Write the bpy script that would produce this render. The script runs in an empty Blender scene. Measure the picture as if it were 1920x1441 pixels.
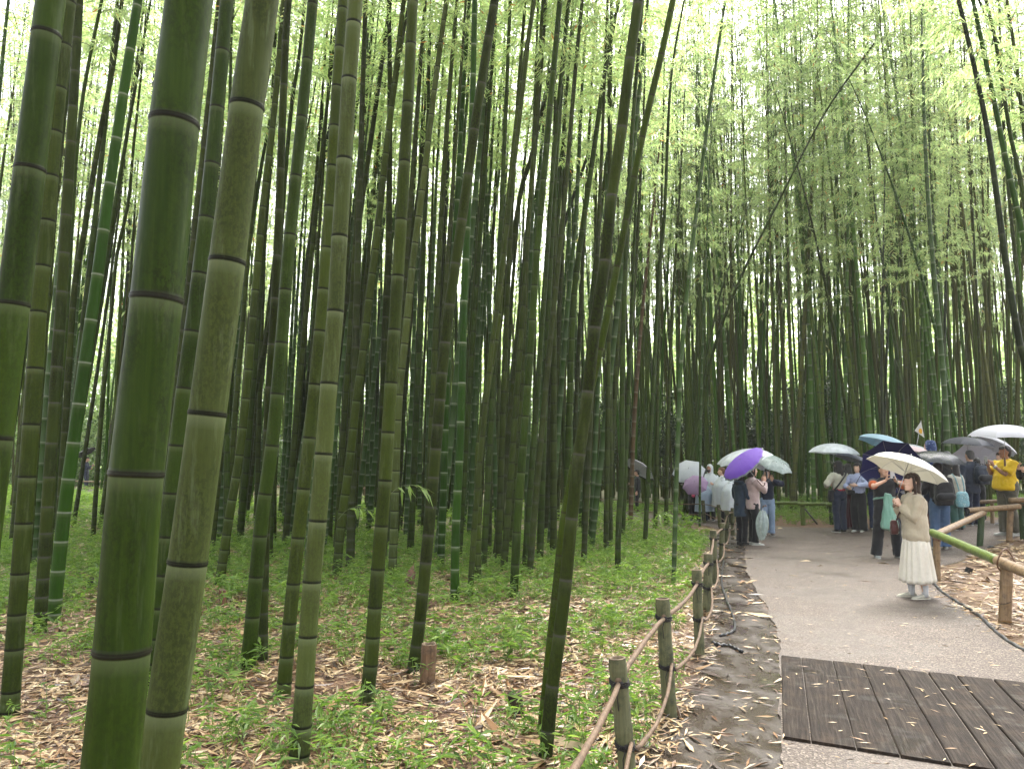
import bpy, bmesh, math, random
import numpy as np
from mathutils import Vector, Matrix, Euler, noise
R = math.radians
sc = bpy.context.scene
COL = sc.collection

# ------------------------------------------------------------------ camera
CAM_H = 1.62
FPX = 1442.0                      # focal length in pixels of a 1920 wide picture
PITCH = math.atan(145.5 / FPX)
cam = bpy.data.cameras.new('camera'); cam.sensor_width = 36; cam.lens = FPX / 1920 * 36
cam.clip_start = 0.05; cam.clip_end = 1000
camo = bpy.data.objects.new('camera', cam); COL.objects.link(camo)
camo.location = (0, 0, CAM_H); camo.rotation_euler = (R(90) + PITCH, 0, 0)
sc.camera = camo
# ------------------------------------------------------------------ daylight under cloud
world = bpy.data.worlds.new('World'); sc.world = world; world.use_nodes = True
wn = world.node_tree; bg = wn.nodes['Background']
sky = wn.nodes.new('ShaderNodeTexSky'); sky.sky_type = 'NISHITA'; sky.sun_disc = False
SUN_EL, SUN_ROT = R(56), R(20)
sky.sun_elevation = SUN_EL; sky.sun_rotation = SUN_ROT; sky.dust_density = 4; sky.ozone_density = 1
hs = wn.nodes.new('ShaderNodeHueSaturation'); hs.inputs['Saturation'].default_value = 0.22
wn.links.new(sky.outputs[0], hs.inputs['Color']); wn.links.new(hs.outputs[0], bg.inputs[0])
bg.inputs[1].default_value = 0.15
sl = bpy.data.lights.new('sun', 'SUN'); sl.energy = 1.5; sl.angle = R(25); sl.color = (1, .96, .9)
so = bpy.data.objects.new('sun', sl); COL.objects.link(so)
so.location = (0, 0, 40)
_d = Vector((math.sin(SUN_ROT) * math.cos(SUN_EL), math.cos(SUN_ROT) * math.cos(SUN_EL), math.sin(SUN_EL)))
so.rotation_euler = (-_d).to_track_quat('-Z', 'Y').to_euler()
sc.view_settings.view_transform = 'Standard'; sc.view_settings.look = 'None'
sc.view_settings.exposure = 2.68; sc.view_settings.gamma = 1
sc.render.engine = 'CYCLES'
sc.cycles.max_bounces = 8; sc.cycles.diffuse_bounces = 5; sc.cycles.glossy_bounces = 3
sc.cycles.transmission_bounces = 8; sc.cycles.transparent_max_bounces = 10
sc.cycles.use_denoising = True
try: sc.cycles.denoiser = 'OPENIMAGEDENOISE'
except Exception: pass
sc.cycles.caustics_reflective = False; sc.cycles.caustics_refractive = False
sc.cycles.sample_clamp_indirect = 6

# ------------------------------------------------------------------ measuring helpers
def raydir(px, py):
    a = (px - 960) / FPX; b = (720.5 - py) / FPX
    c, s = math.cos(PITCH), math.sin(PITCH)
    return Vector((a, c - b * s, s + b * c))
def W(px, py, d):                 # the point at depth d (metres along the ground) seen at that place
    v = raydir(px, py); return Vector((v.x / v.y * d, d, CAM_H + v.z / v.y * d))
def G(px, py, z=0.0):             # the point of the ground seen there
    v = raydir(px, py); t = (z - CAM_H) / v.z; return Vector((v.x * t, v.y * t, z))
def sstep(x):
    x = np.clip(x, 0, 1); return x * x * (3 - 2 * x)
def rise(x, y):                   # the ground climbs a little at the back right
    return .25 * sstep((np.asarray(x) - 6.8) / 3) * sstep((np.asarray(y) - 8) / 5)
def proj(v):
    c, s = math.cos(PITCH), math.sin(PITCH)
    x, y, z = v[0], v[1], v[2] - CAM_H
    f = y * c + z * s; u = -y * s + z * c
    return 960 + FPX * x / f, 720.5 - FPX * u / f

# ------------------------------------------------------------------ object helpers
def link(o): COL.objects.link(o); return o
def empty(name, loc=(0, 0, 0), rz=0):
    o = bpy.data.objects.new(name, None); o.location = loc; o.rotation_euler = (0, 0, rz); o.empty_display_size = .2
    return link(o)
def tag(o, label=None, cat=None, group=None, kind=None):
    if label: o['label'] = label
    if cat: o['category'] = cat
    if group: o['group'] = group
    if kind: o['kind'] = kind
    return o
def mesh_np(name, V, F, mats, smooth=False, matidx=None, fcol=None, vcol=None):
    """V (n,3), F (m,k) all faces of one size k"""
    me = bpy.data.meshes.new(name)
    V = np.ascontiguousarray(V, dtype=np.float32); F = np.ascontiguousarray(F, dtype=np.int32)
    n, (m, k) = len(V), F.shape
    me.vertices.add(n); me.vertices.foreach_set('co', V.ravel())
    me.loops.add(m * k); me.loops.foreach_set('vertex_index', F.ravel())
    me.polygons.add(m); me.polygons.foreach_set('loop_start', np.arange(0, m * k, k, dtype=np.int32))
    try: me.polygons.foreach_set('loop_total', np.full(m, k, dtype=np.int32))
    except Exception: pass
    if matidx is not None: me.polygons.foreach_set('material_index', np.ascontiguousarray(matidx, dtype=np.int32))
    me.polygons.foreach_set('use_smooth', np.full(m, bool(smooth)))
    if fcol is not None:
        a = me.attributes.new('leafvar', 'FLOAT', 'FACE'); a.data.foreach_set('value', np.ascontiguousarray(fcol, dtype=np.float32))
    if vcol is not None:
        for kx, arr in vcol.items():
            a = me.attributes.new(kx, 'FLOAT', 'POINT'); a.data.foreach_set('value', np.ascontiguousarray(arr, dtype=np.float32))
    me.update(calc_edges=True)
    for mt in (mats if isinstance(mats, (list, tuple)) else [mats]): me.materials.append(mt)
    return me
class MB:
    """collects closed shapes for one mesh"""
    def __init__(s): s.v = []; s.f = []; s.mi = []
    def add(s, vs, fs, mi=0):
        b = len(s.v); s.v += [tuple(v) for v in vs]; s.f += [tuple(i + b for i in f) for f in fs]; s.mi += [mi] * len(fs)
    def loft(s, rings, cap=True, mi=0, closed=False):
        n = len(rings[0]); vs = [p for r in rings for p in r]; fs = []
        m = len(rings)
        for i in range(m - 1 + (1 if closed else 0)):
            a = i * n; b = ((i + 1) % m) * n
            for j in range(n):
                k = (j + 1) % n; fs.append((a + j, a + k, b + k, b + j))
        if cap and not closed:
            fs.append(tuple(range(n))[::-1]); fs.append(tuple(range((m - 1) * n, m * n)))
        s.add(vs, fs, mi)
    def tube(s, pts, rad, n=8, mi=0, cap=True, ell=1.0):
        pts = [Vector(p) for p in pts]
        if not hasattr(rad, '__len__'): rad = [rad] * len(pts)
        rings = []; ref = None
        for i, p in enumerate(pts):
            t = (pts[min(i + 1, len(pts) - 1)] - pts[max(i - 1, 0)])
            t = t.normalized() if t.length > 1e-9 else Vector((0, 0, 1))
            if ref is None: ref = Vector((1, 0, 0)) if abs(t.x) < .9 else Vector((0, 1, 0))
            u = (ref - t * ref.dot(t)); u = u.normalized() if u.length > 1e-6 else t.orthogonal().normalized()
            ref = u; w = t.cross(u)
            rings.append([p + (u * math.cos(a) + w * math.sin(a) * ell) * rad[i] for a in [2 * math.pi * k / n for k in range(n)]])
        s.loft(rings, cap, mi)
    def capsule(s, pts, rad, n=12, mi=0):
        """tube with rounded ends"""
        pts = [Vector(p) for p in pts]; rad = list(rad) if hasattr(rad, '__len__') else [rad] * len(pts)
        t0 = (pts[0] - pts[1]).normalized(); t1 = (pts[-1] - pts[-2]).normalized()
        a = [pts[0] + t0 * rad[0] * math.sin(x) for x in (1.35, .95, .5)]; ra = [rad[0] * math.cos(x) for x in (1.35, .95, .5)]
        b = [pts[-1] + t1 * rad[-1] * math.sin(x) for x in (.5, .95, 1.35)]; rb = [rad[-1] * math.cos(x) for x in (.5, .95, 1.35)]
        s.tube(a + pts + b, ra + rad + rb, n, mi)
    def box(s, c, size, rot=None, mi=0):
        c = Vector(c); h = [x / 2 for x in size]; M = rot or Matrix.Identity(3)
        vs = [c + M @ Vector((sx * h[0], sy * h[1], sz * h[2])) for sz in (-1, 1) for sx, sy in ((-1, -1), (1, -1), (1, 1), (-1, 1))]
        s.add(vs, [(3, 2, 1, 0), (4, 5, 6, 7), (0, 1, 5, 4), (1, 2, 6, 5), (2, 3, 7, 6), (3, 0, 4, 7)], mi)
    def ball(s, c, r, n=12, m=8, mi=0, M=None):
        c = Vector(c); r = r if hasattr(r, '__len__') else (r, r, r); M = M or Matrix.Identity(3)
        rings = [[c + M @ Vector((math.cos(2 * math.pi * k / n) * math.sin(t) * r[0], math.sin(2 * math.pi * k / n) * math.sin(t) * r[1], -math.cos(t) * r[2])) for k in range(n)]
                 for t in [math.pi * (i + .25) / (m - .5) for i in range(m)]]
        s.loft(rings, True, mi)
    def mesh(s, name, mats, smooth=True):
        me = bpy.data.meshes.new(name); me.from_pydata([tuple(v) for v in s.v], [], s.f)
        me.polygons.foreach_set('use_smooth', [smooth] * len(s.f)); me.polygons.foreach_set('material_index', s.mi)
        for mt in (mats if isinstance(mats, (list, tuple)) else [mats]): me.materials.append(mt)
        me.update(); return me
    def build(s, name, mats, parent=None, smooth=True, loc=None):
        o = bpy.data.objects.new(name, s.mesh(name, mats, smooth)); link(o)
        if parent: o.parent = parent
        if loc is not None: o.location = loc
        return o

# ------------------------------------------------------------------ materials
def nodes(name):
    m = bpy.data.materials.new(name); m.use_nodes = True
    nt = m.node_tree; return m, nt, nt.nodes['Principled BSDF'], nt.nodes['Material Output']
def N(nt, t, **kw):
    n = nt.nodes.new(t)
    for k, v in kw.items(): setattr(n, k, v)
    return n
def L(nt, a, b): nt.links.new(a, b)
def ramp(nt, fac, stops, mode='LINEAR'):
    r = N(nt, 'ShaderNodeValToRGB'); r.color_ramp.interpolation = mode
    e = r.color_ramp.elements
    while len(e) < len(stops): e.new(.5)
    for x, (p, c) in zip(e, stops):
        x.position = p; x.color = (*c, 1) if len(c) == 3 else c
    if fac is not None: L(nt, fac, r.inputs[0])
    return r.outputs[0]
def mix(nt, fac, a, b, mode='MIX'):
    n = N(nt, 'ShaderNodeMix', data_type='RGBA', blend_type=mode)
    for sock, v in ((n.inputs[0], fac), (n.inputs[6], a), (n.inputs[7], b)):
        if hasattr(v, 'links') or hasattr(v, 'node'): L(nt, v, sock)
        elif isinstance(v, (int, float)): sock.default_value = v
        else: sock.default_value = (*v, 1) if len(v) == 3 else v
    return n.outputs[2]
def math_(nt, op, a, b=0.0, c=None, clamp=False):
    n = N(nt, 'ShaderNodeMath', operation=op, use_clamp=clamp)
    for i, v in enumerate((a, b) if c is None else (a, b, c)):
        if hasattr(v, 'node'): L(nt, v, n.inputs[i])
        else: n.inputs[i].default_value = v
    return n.outputs[0]
def coords(nt, kind='Object', scale=(1, 1, 1), loc=(0, 0, 0)):
    t = N(nt, 'ShaderNodeTexCoord'); m = N(nt, 'ShaderNodeMapping'); L(nt, t.outputs[kind], m.inputs[0])
    m.inputs['Scale'].default_value = scale; m.inputs['Location'].default_value = loc; return m.outputs[0]
def nz(nt, vec, scale=5, detail=3, rough=.55):
    n = N(nt, 'ShaderNodeTexNoise'); n.inputs['Scale'].default_value = scale; n.inputs['Detail'].default_value = detail
    n.inputs['Roughness'].default_value = rough; L(nt, vec, n.inputs['Vector']); return n.outputs[0]
def attr(nt, name):
    return N(nt, 'ShaderNodeAttribute', attribute_name=name).outputs['Fac']
def bump(nt, b, h, strength=.3, dist=.01):
    n = N(nt, 'ShaderNodeBump'); n.inputs['Strength'].default_value = strength; n.inputs['Distance'].default_value = dist
    L(nt, h, n.inputs['Height']); L(nt, n.outputs[0], b.inputs['Normal'])
def mat_plain(name, col, rough=.6, var=.15, scale=20, metallic=0, spec=.4, bmp=0, sheen=0):
    m, nt, b, o = nodes(name); v = coords(nt)
    n = nz(nt, v, scale, 4)
    c = mix(nt, n, [max(0, x * (1 - var)) for x in col], [min(1, x * (1 + var)) for x in col])
    L(nt, c, b.inputs['Base Color']); b.inputs['Roughness'].default_value = rough; b.inputs['Metallic'].default_value = metallic
    b.inputs['Specular IOR Level'].default_value = spec
    if sheen: b.inputs['Sheen Weight'].default_value = sheen
    if bmp: bump(nt, b, nz(nt, v, scale * 1.5, 3), bmp, .01)
    return m

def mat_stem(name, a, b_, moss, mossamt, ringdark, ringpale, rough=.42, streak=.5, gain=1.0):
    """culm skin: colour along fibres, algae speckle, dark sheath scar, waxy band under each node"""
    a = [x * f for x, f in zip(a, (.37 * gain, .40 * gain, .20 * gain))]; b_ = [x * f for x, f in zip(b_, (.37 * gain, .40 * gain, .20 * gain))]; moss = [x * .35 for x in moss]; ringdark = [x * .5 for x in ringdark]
    m, nt, b, o = nodes(name)
    oi = N(nt, 'ShaderNodeObjectInfo'); rnd = oi.outputs['Random']
    tc = N(nt, 'ShaderNodeTexCoord'); add = N(nt, 'ShaderNodeVectorMath', operation='MULTIPLY_ADD')
    comb = N(nt, 'ShaderNodeCombineXYZ'); 
    for i in range(3): L(nt, rnd, comb.inputs[i])
    L(nt, comb.outputs[0], add.inputs[0]); add.inputs[1].default_value = (37, 11, 53); L(nt, tc.outputs['Object'], add.inputs[2])
    P = add.outputs[0]
    def mp(s):
        q = N(nt, 'ShaderNodeMapping'); L(nt, P, q.inputs[0]); q.inputs['Scale'].default_value = s; return q.outputs[0]
    fib = nz(nt, mp((1, 1, .035)), 90, 4, .65)
    big = nz(nt, mp((1, 1, .3)), 2.2, 3)
    spk = nz(nt, mp((1, 1, .6)), 95, 4, .75)
    patch = nz(nt, mp((1, 1, .45)), 7, 4, .7)
    c = mix(nt, ramp(nt, fib, [(.32, (0, 0, 0)), (.7, (1, 1, 1))]), a, b_)
    c = mix(nt, math_(nt, 'MULTIPLY', math_(nt, 'SUBTRACT', rnd, .5), .55), c, [min(1, x * 1.7) for x in b_])
    c = mix(nt, ramp(nt, big, [(.35, (0, 0, 0)), (.7, (.45, .45, .45))]), c, [x * .55 for x in a])
    # algae and mould speckle, in patches
    mk = math_(nt, 'MULTIPLY', ramp(nt, patch, [(.38, (0, 0, 0)), (.56, (1, 1, 1))]), ramp(nt, spk, [(.44, (0, 0, 0)), (.56, (1, 1, 1))]))
    c = mix(nt, math_(nt, 'MULTIPLY', mk, mossamt), c, moss)
    # waxy pale film in long smears
    wx = ramp(nt, nz(nt, mp((1, 1, .12)), 24, 5, .7), [(.55, (0, 0, 0)), (.72, (1, 1, 1))])
    c = mix(nt, math_(nt, 'MULTIPLY', wx, streak * .5), c, (.11, .135, .07))
    # per internode colour shift
    c = mix(nt, math_(nt, 'MULTIPLY', attr(nt, 'internode'), .35), c, [min(1, x * 1.6) for x in b_])
    c = mix(nt, math_(nt, 'MULTIPLY', attr(nt, 'wax'), ringpale * .8), c, (.13, .16, .08))
    scar = math_(nt, 'MULTIPLY', attr(nt, 'scar'), ramp(nt, nz(nt, mp((1, 1, 1)), 130, 2), [(.25, (.75, .75, .75)), (.5, (1, 1, 1))]))
    c = mix(nt, scar, c, ringdark)
    # wet black foot of each culm
    L(nt, c, b.inputs['Base Color'])
    L(nt, ramp(nt, patch, [(.3, (rough + .02,) * 3), (.7, (rough + .26,) * 3)]), b.inputs['Roughness'])
    b.inputs['Specular IOR Level'].default_value = .07
    bump(nt, b, fib, .25, .0015)
    return m
GREEN = mat_stem('bamboo_skin_bright_green', (.026, .076, .010), (.048, .120, .018), (.05, .06, .02), .35, (.30, .34, .24), .5, .38, .25)
MID = mat_stem('bamboo_skin_green', (.032, .062, .010), (.066, .106, .021), (.022, .030, .008), .75, (.020, .018, .012), .45, .42, .45)
OLIVE = mat_stem('bamboo_skin_olive', (.046, .070, .014), (.085, .112, .028), (.030, .034, .014), .7, (.014, .014, .009), .5, .48, .55)
MOSSY = mat_stem('bamboo_skin_mossy', (.034, .052, .012), (.064, .084, .024), (.020, .020, .010), .95, (.09, .09, .07), .25, .55, .35)
PALE = mat_stem('bamboo_skin_pale_grey_green', (.085, .112, .050), (.135, .160, .082), (.050, .062, .024), .7, (.012, .012, .008), .85, .5, 1.1)
DARK = mat_stem('bamboo_skin_dark_bluish', (.016, .026, .015), (.038, .052, .032), (.014, .014, .009), .7, (.05, .05, .04), .3, .36, .3)
DEAD = mat_stem('bamboo_skin_dead_brown', (.085, .035, .022), (.17, .085, .055), (.26, .19, .13), .5, (.34, .3, .24), .5, .6, .4)
YELG = mat_stem('bamboo_skin_yellow_green', (.050, .085, .010), (.095, .135, .020), (.024, .024, .008), .8, (.045, .04, .02), .2, .45, .3)
FAR_GREEN = mat_stem('bamboo_skin_lit_green', (.030, .080, .010), (.060, .125, .018), (.05, .06, .02), .35, (.30, .34, .24), .5, .5, .25, 2.2)  # far skins lightened: light from the path opening put into their colour
FAR_OLIVE = mat_stem('bamboo_skin_lit_olive', (.048, .074, .014), (.085, .112, .028), (.030, .034, .014), .5, (.03, .03, .02), .4, .5, .4, 2.2)
FAR_BROWN = mat_stem('bamboo_skin_lit_brown', (.060, .064, .026), (.10, .10, .045), (.040, .034, .020), .6, (.09, .09, .07), .3, .5, .4, 1.9)  # brown lightened the same way, light put into the colour
STEM_M = dict(G=FAR_GREEN, O=FAR_OLIVE, Y=FAR_BROWN, g=GREEN, m=MID, o=OLIVE, y=MOSSY, p=PALE, d=DARK, x=DEAD, l=YELG)

def mat_leaf(name, stops, trans, tmix=.5, rough=.45):
    m, nt, b, o = nodes(name)
    a = attr(nt, 'leafvar'); c = ramp(nt, a, stops)
    oi = N(nt, 'ShaderNodeObjectInfo')
    h = N(nt, 'ShaderNodeHueSaturation'); L(nt, c, h.inputs['Color'])
    L(nt, math_(nt, 'MULTIPLY_ADD', oi.outputs['Random'], .3, .85), h.inputs['Value'])
    L(nt, h.outputs[0], b.inputs['Base Color']); b.inputs['Roughness'].default_value = rough
    tr = N(nt, 'ShaderNodeBsdfTranslucent')
    t = N(nt, 'ShaderNodeMix', data_type='RGBA', blend_type='MULTIPLY'); t.inputs[0].default_value = 1
    L(nt, h.outputs[0], t.inputs[6]); t.inputs[7].default_value = (*trans, 1); L(nt, t.outputs[2], tr.inputs[0])
    ms = N(nt, 'ShaderNodeMixShader'); ms.inputs[0].default_value = tmix
    L(nt, b.outputs[0], ms.inputs[1]); L(nt, tr.outputs[0], ms.inputs[2]); L(nt, ms.outputs[0], o.inputs['Surface'])
    return m
CROWN_LEAF = mat_leaf('bamboo_leaf', [(0, (.15, .22, .095)), (.45, (.26, .34, .155)), (.8, (.355, .42, .21)), (.955, (.42, .42, .20)), (.965, (.42, .20, .06)), (1, (.34, .14, .04))], (1.8, 1.82, 1.56), .74)
TWIG = mat_plain('twig_bark', (.07, .09, .035), .6)
SEED_LEAF = mat_leaf('seedling_leaf', [(0, (.045, .09, .014)), (.5, (.10, .175, .028)), (1, (.19, .27, .06))], (1.7, 1.8, 1.1), .45)
SHRUB_LEAF = mat_leaf('shrub_leaf', [(0, (.012, .030, .010)), (.6, (.028, .055, .018)), (1, (.07, .11, .03))], (1.5, 1.6, 1.0), .3, .3)
LITTER = None
def mat_litter():
    m, nt, b, o = nodes('fallen_leaf')
    a = attr(nt, 'leafvar')
    c = ramp(nt, a, [(0, (.022, .011, .006)), (.18, (.085, .038, .016)), (.36, (.23, .12, .048)), (.6, (.37, .25, .120)), (.88, (.50, .385, .22)), (1, (.18, .13, .085))])
    L(nt, c, b.inputs['Base Color']); b.inputs['Roughness'].default_value = .42; b.inputs['Specular IOR Level'].default_value = .5
    return m
LITTER = mat_litter()
# ------------------------------------------------------------------ ground
rng = np.random.default_rng(7)
def cr(pts, n):                    # smooth curve through points
    P = [Vector(p) for p in pts]; P = [P[0] * 2 - P[1]] + P + [P[-1] * 2 - P[-2]]; out = []
    for i in range(1, len(P) - 2):
        for k in range(n):
            t = k / n; a, b, c, d = P[i - 1:i + 3]
            out.append(.5 * ((2 * b) + (c - a) * t + (2 * a - 5 * b + 4 * c - d) * t * t + (3 * b - a - 3 * c + d) * t ** 3))
    out.append(P[-2]); return out
g2 = lambda px, py: G(px, py).xy.to_3d()
PATH_L = [Vector((-.95, -3, 0)), Vector((.0, 0, 0)), Vector((1.0, 2.8, 0)), g2(1467, 1441), g2(1466, 1300), g2(1463, 1215), g2(1443, 1150), g2(1418, 1105), g2(1402, 1070), g2(1396, 1040),
          g2(1392, 1005), Vector((5.0, 19.6, 0)), Vector((4.6, 21.2, 0)), Vector((3.0, 23.0, 0)), Vector((-2, 26.6, 0)), Vector((-12, 33.4, 0)), Vector((-30, 45.5, 0))]
PATH_R = [Vector((2.2, -3, 0)), Vector((2.8, 0, 0)), Vector((3.5, 2.8, 0)), Vector((3.9, 4.2, 0)), Vector((4.25, 5.6, 0)), g2(1915, 1212), g2(1850, 1168), g2(1800, 1136), g2(1768, 1108), Vector((6.1, 11.6, 0)),
          Vector((7.5, 14.2, 0)), Vector((8.2, 17.2, 0)), Vector((7.9, 18.5, 0)), Vector((6.3, 20.6, 0)), Vector((4.2, 24.5, 0)), Vector((-8.5, 34.3, 0)), Vector((-27, 48.5, 0))]
def dens(c): return cr(c, 8)
PL, PR = dens(PATH_L), dens(PATH_R)
def wob(p, i, s): 
    f = noise.noise(Vector((p.x * 1.6, p.y * 1.6, s))) * .045 + noise.noise(Vector((p.x * 7, p.y * 7, s + 9))) * .02
    return f
def ribbon(name, A, B, nx, mat, z0, zf):
    V = []; 
    for i in range(len(A)):
        a, b = A[i], B[i]; dd = (b - a).normalized()
        a = a + dd * wob(a, i, 1.0); b = b + dd * wob(b, i, 5.0)
        for j in range(nx + 1):
            p = a.lerp(b, j / nx); V.append((p.x, p.y, float(zf(p.x, p.y)) + z0))
    F = [(i * (nx + 1) + j, i * (nx + 1) + j + 1, (i + 1) * (nx + 1) + j + 1, (i + 1) * (nx + 1) + j) for i in range(len(A) - 1) for j in range(nx)]
    me = mesh_np(name, np.array(V), np.array(F), mat, True); o = link(bpy.data.objects.new(name, me)); return o
def fine(c, n):
    out = []
    for a, b in zip(c[:-1], c[1:]): out += [a.lerp(b, k / n) for k in range(n)]
    return out + [c[-1]]
def seg_dist(x, y, C):
    d = np.full(np.shape(x), 1e9); side = np.zeros(np.shape(x))
    for a, b in zip(C[:-1], C[1:]):
        vx, vy = b.x - a.x, b.y - a.y; l = vx * vx + vy * vy + 1e-12
        t = np.clip(((x - a.x) * vx + (y - a.y) * vy) / l, 0, 1); dx = x - a.x - t * vx; dy = y - a.y - t * vy
        q = np.hypot(dx, dy); s = vx * (y - a.y) - vy * (x - a.x)
        k = q < d; d = np.where(k, q, d); side = np.where(k, s, side)
    return d * np.sign(side)       # positive on the left of the curve
BR_LO = [Vector((6.2, 12.0, 0)), Vector((7.1, 12.6, 0)), Vector((8.6, 13.9, 0)), Vector((10.5, 15.2, 0)), Vector((14, 16.6, 0)), Vector((22, 18.5, 0)), Vector((34, 20, 0))]
BR_HI = [Vector((6.9, 17.9, 0)), Vector((8.2, 17.9, 0)), Vector((9.6, 18.0, 0)), Vector((11.5, 18.6, 0)), Vector((14.5, 19.8, 0)), Vector((22, 21.6, 0)), Vector((34, 23, 0))]
BLO, BHI = dens(BR_LO), dens(BR_HI)
def micro(x, y): 
    return 0.0
def gz(x, y): return rise(x, y)

def axis(lo, hi, near, steps):
    out = [near]; v = near
    while v < hi: v += steps(v); out.append(v)
    v = near
    while v > lo: v -= steps(v); out.append(v)
    return np.array(sorted(out))
xs = axis(-260, 260, 2.0, lambda v: .09 + max(0, abs(v - 1) - 6) * .12)
ys = axis(-60, 420, 5.0, lambda v: .09 + max(0, abs(v - 8) - 7) * .10)
X, Y = np.meshgrid(xs, ys)
dl = seg_dist(X, Y, PL)            # >0 : forest side of the path's left edge
dr = seg_dist(X, Y, PR)            # <0 : island side
dlo = seg_dist(X, Y, BLO); dhi = seg_dist(X, Y, BHI)
nzf = np.array([[noise.noise(Vector((a * .9, b * .9, 3))) if abs(a) < 20 and -2 < b < 40 else 0 for a, b in zip(r1, r2)] for r1, r2 in zip(X, Y)])
nzs = np.array([[noise.noise(Vector((a * 5, b * 5, 8))) if abs(a) < 9 and -2 < b < 16 else 0 for a, b in zip(r1, r2)] for r1, r2 in zip(X, Y)])
onpath = (dl < .15) & (dr > -.15)
onbr = (dlo > -.2) & (dhi < .2) & (X > 6)
flat = np.clip(np.minimum(np.where(dl > 0, dl, 9), np.where(dr < 0, -dr, 9)) / .8, 0, 1) * np.where(onpath | onbr, 0, 1)
Z = gz(X, Y) + (nzf * .05 + nzs * .012) * flat * np.where((dr < 0) & (X > 6.5), .4, 1) + .0
Z = np.where(onpath | onbr, gz(X, Y) - .012, Z + .004)
# gutter along the left side of the path
gut = np.exp(-((dl - .33) / .25) ** 2) * (Y < 17) * (Y > -2)
gut2 = np.exp(-((dl - .42) / .36) ** 2) * sstep((5.9 - Y) / .8) * (Y > -2)
Z = Z - gut * (.006 + .003 * np.sin(Y * 15 + nzf * 9 + dl * 6) * sstep((Y - 6.5) / 1.5)) - gut2 * .008
wet = np.clip(np.exp(-((dl - .3) / (.42 + .1 * nzf + .2 * sstep((6 - Y) / 1.5))) ** 4) * (Y < 17.5), 0, 1)
dirt = np.clip(1.25 - dl / (.75 + .3 * nzf), 0, 1) * (dl > 0)
isl = (dr < 0) & (dlo < 0) & (X > 2)
dirt = np.where(isl, np.clip(1.5 + dr / (.75 + .5 * nzf), 0, 1), dirt)
dirt = np.where(isl, np.maximum(dirt, np.clip(1.2 + dlo / .5, 0, 1)), dirt)
dirt = np.where(isl & (Y > 9.2), np.maximum(dirt, .75 + nzf), dirt)
moss = np.clip((Y - 8.5) / 5 + nzf * 1.2, 0, 1) * (1 - np.clip(dirt, 0, 1))
moss = np.where((Y > 23) & ~onpath & ~onbr, .95, moss)
moss = np.where((Y > 17) & (Y <= 23), np.clip(.8 + nzf, 0, 1) * (dl > .6), moss)
nyy, nxx = X.shape
idx = np.arange(nyy * nxx).reshape(nyy, nxx)
F = np.stack([idx[:-1, :-1], idx[:-1, 1:], idx[1:, 1:], idx[1:, :-1]], -1).reshape(-1, 4)
def mat_ground():
    m, nt, b, o = nodes('forest_floor')
    v = coords(nt)
    n1 = nz(nt, v, 1.3, 4); n2 = nz(nt, v, 45, 5, .75); n3 = nz(nt, v, 11, 4, .7)
    lit = ramp(nt, n2, [(.3, (.02, .010, .006)), (.45, (.085, .042, .022)), (.58, (.20, .12, .07)), (.72, (.32, .22, .15))])
    grn = ramp(nt, n2, [(.3, (.02, .04, .008)), (.5, (.045, .08, .014)), (.7, (.09, .14, .03))])
    soil = ramp(nt, n2, [(.3, (.055, .030, .014)), (.5, (.125, .074, .038)), (.7, (.20, .13, .075))])
    wets = ramp(nt, nz(nt, v, 130, 3, .8), [(.35, (.010, .007, .005)), (.5, (.034, .025, .019)), (.65, (.11, .088, .070))])
    mm = math_(nt, 'MULTIPLY', attr(nt, 'moss'), ramp(nt, n3, [(.35, (0, 0, 0)), (.6, (1, 1, 1))]), clamp=True)
    c = mix(nt, mm, lit, grn)
    dm = ramp(nt, math_(nt, 'ADD', attr(nt, 'dirt'), math_(nt, 'MULTIPLY', math_(nt, 'SUBTRACT', n3, .5), .8)), [(.35, (0, 0, 0)), (.65, (1, 1, 1))])
    c = mix(nt, dm, c, soil)
    wm = ramp(nt, math_(nt, 'ADD', attr(nt, 'wet'), math_(nt, 'MULTIPLY', math_(nt, 'SUBTRACT', n3, .5), .7)), [(.30, (0, 0, 0)), (.80, (1, 1, 1))])
    c = mix(nt, wm, c, wets)
    pool = math_(nt, 'MULTIPLY', wm, ramp(nt, nz(nt, coords(nt, 'Object', (1.3, .8, 1)), 2.6, 3, .6), [(.38, (0, 0, 0)), (.66, (1, 1, 1))]))
    c = mix(nt, pool, c, mix(nt, .35, (.040, .030, .021), c))
    L(nt, c, b.inputs['Base Color']); b.inputs['Specular IOR Level'].default_value = .28
    L(nt, math_(nt, 'SUBTRACT', math_(nt, 'MULTIPLY_ADD', wm, -.22, .7), math_(nt, 'MULTIPLY', pool, .38)), b.inputs['Roughness'])
    h = math_(nt, 'MULTIPLY', math_(nt, 'ADD', n2, math_(nt, 'MULTIPLY', n3, 1.5)), math_(nt, 'SUBTRACT', math_(nt, 'MULTIPLY_ADD', wm, -.92, 1.0), math_(nt, 'MULTIPLY', pool, .07))); bump(nt, b, h, .6, .012)
    return m
me = mesh_np('ground', np.stack([X.ravel(), Y.ravel(), Z.ravel()], 1), F, mat_ground(), True, vcol=dict(wet=wet.ravel(), dirt=dirt.ravel(), moss=moss.ravel()))
tag(link(bpy.data.objects.new('ground', me)), kind='structure')
def ground_z(x, y):
    i = min(max(np.searchsorted(ys, y) - 1, 0), nyy - 2); j = min(max(np.searchsorted(xs, x) - 1, 0), nxx - 2)
    ty = (y - ys[i]) / (ys[i + 1] - ys[i]); tx = (x - xs[j]) / (xs[j + 1] - xs[j])
    return (Z[i, j] * (1 - tx) + Z[i, j + 1] * tx) * (1 - ty) + (Z[i + 1, j] * (1 - tx) + Z[i + 1, j + 1] * tx) * ty
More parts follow.
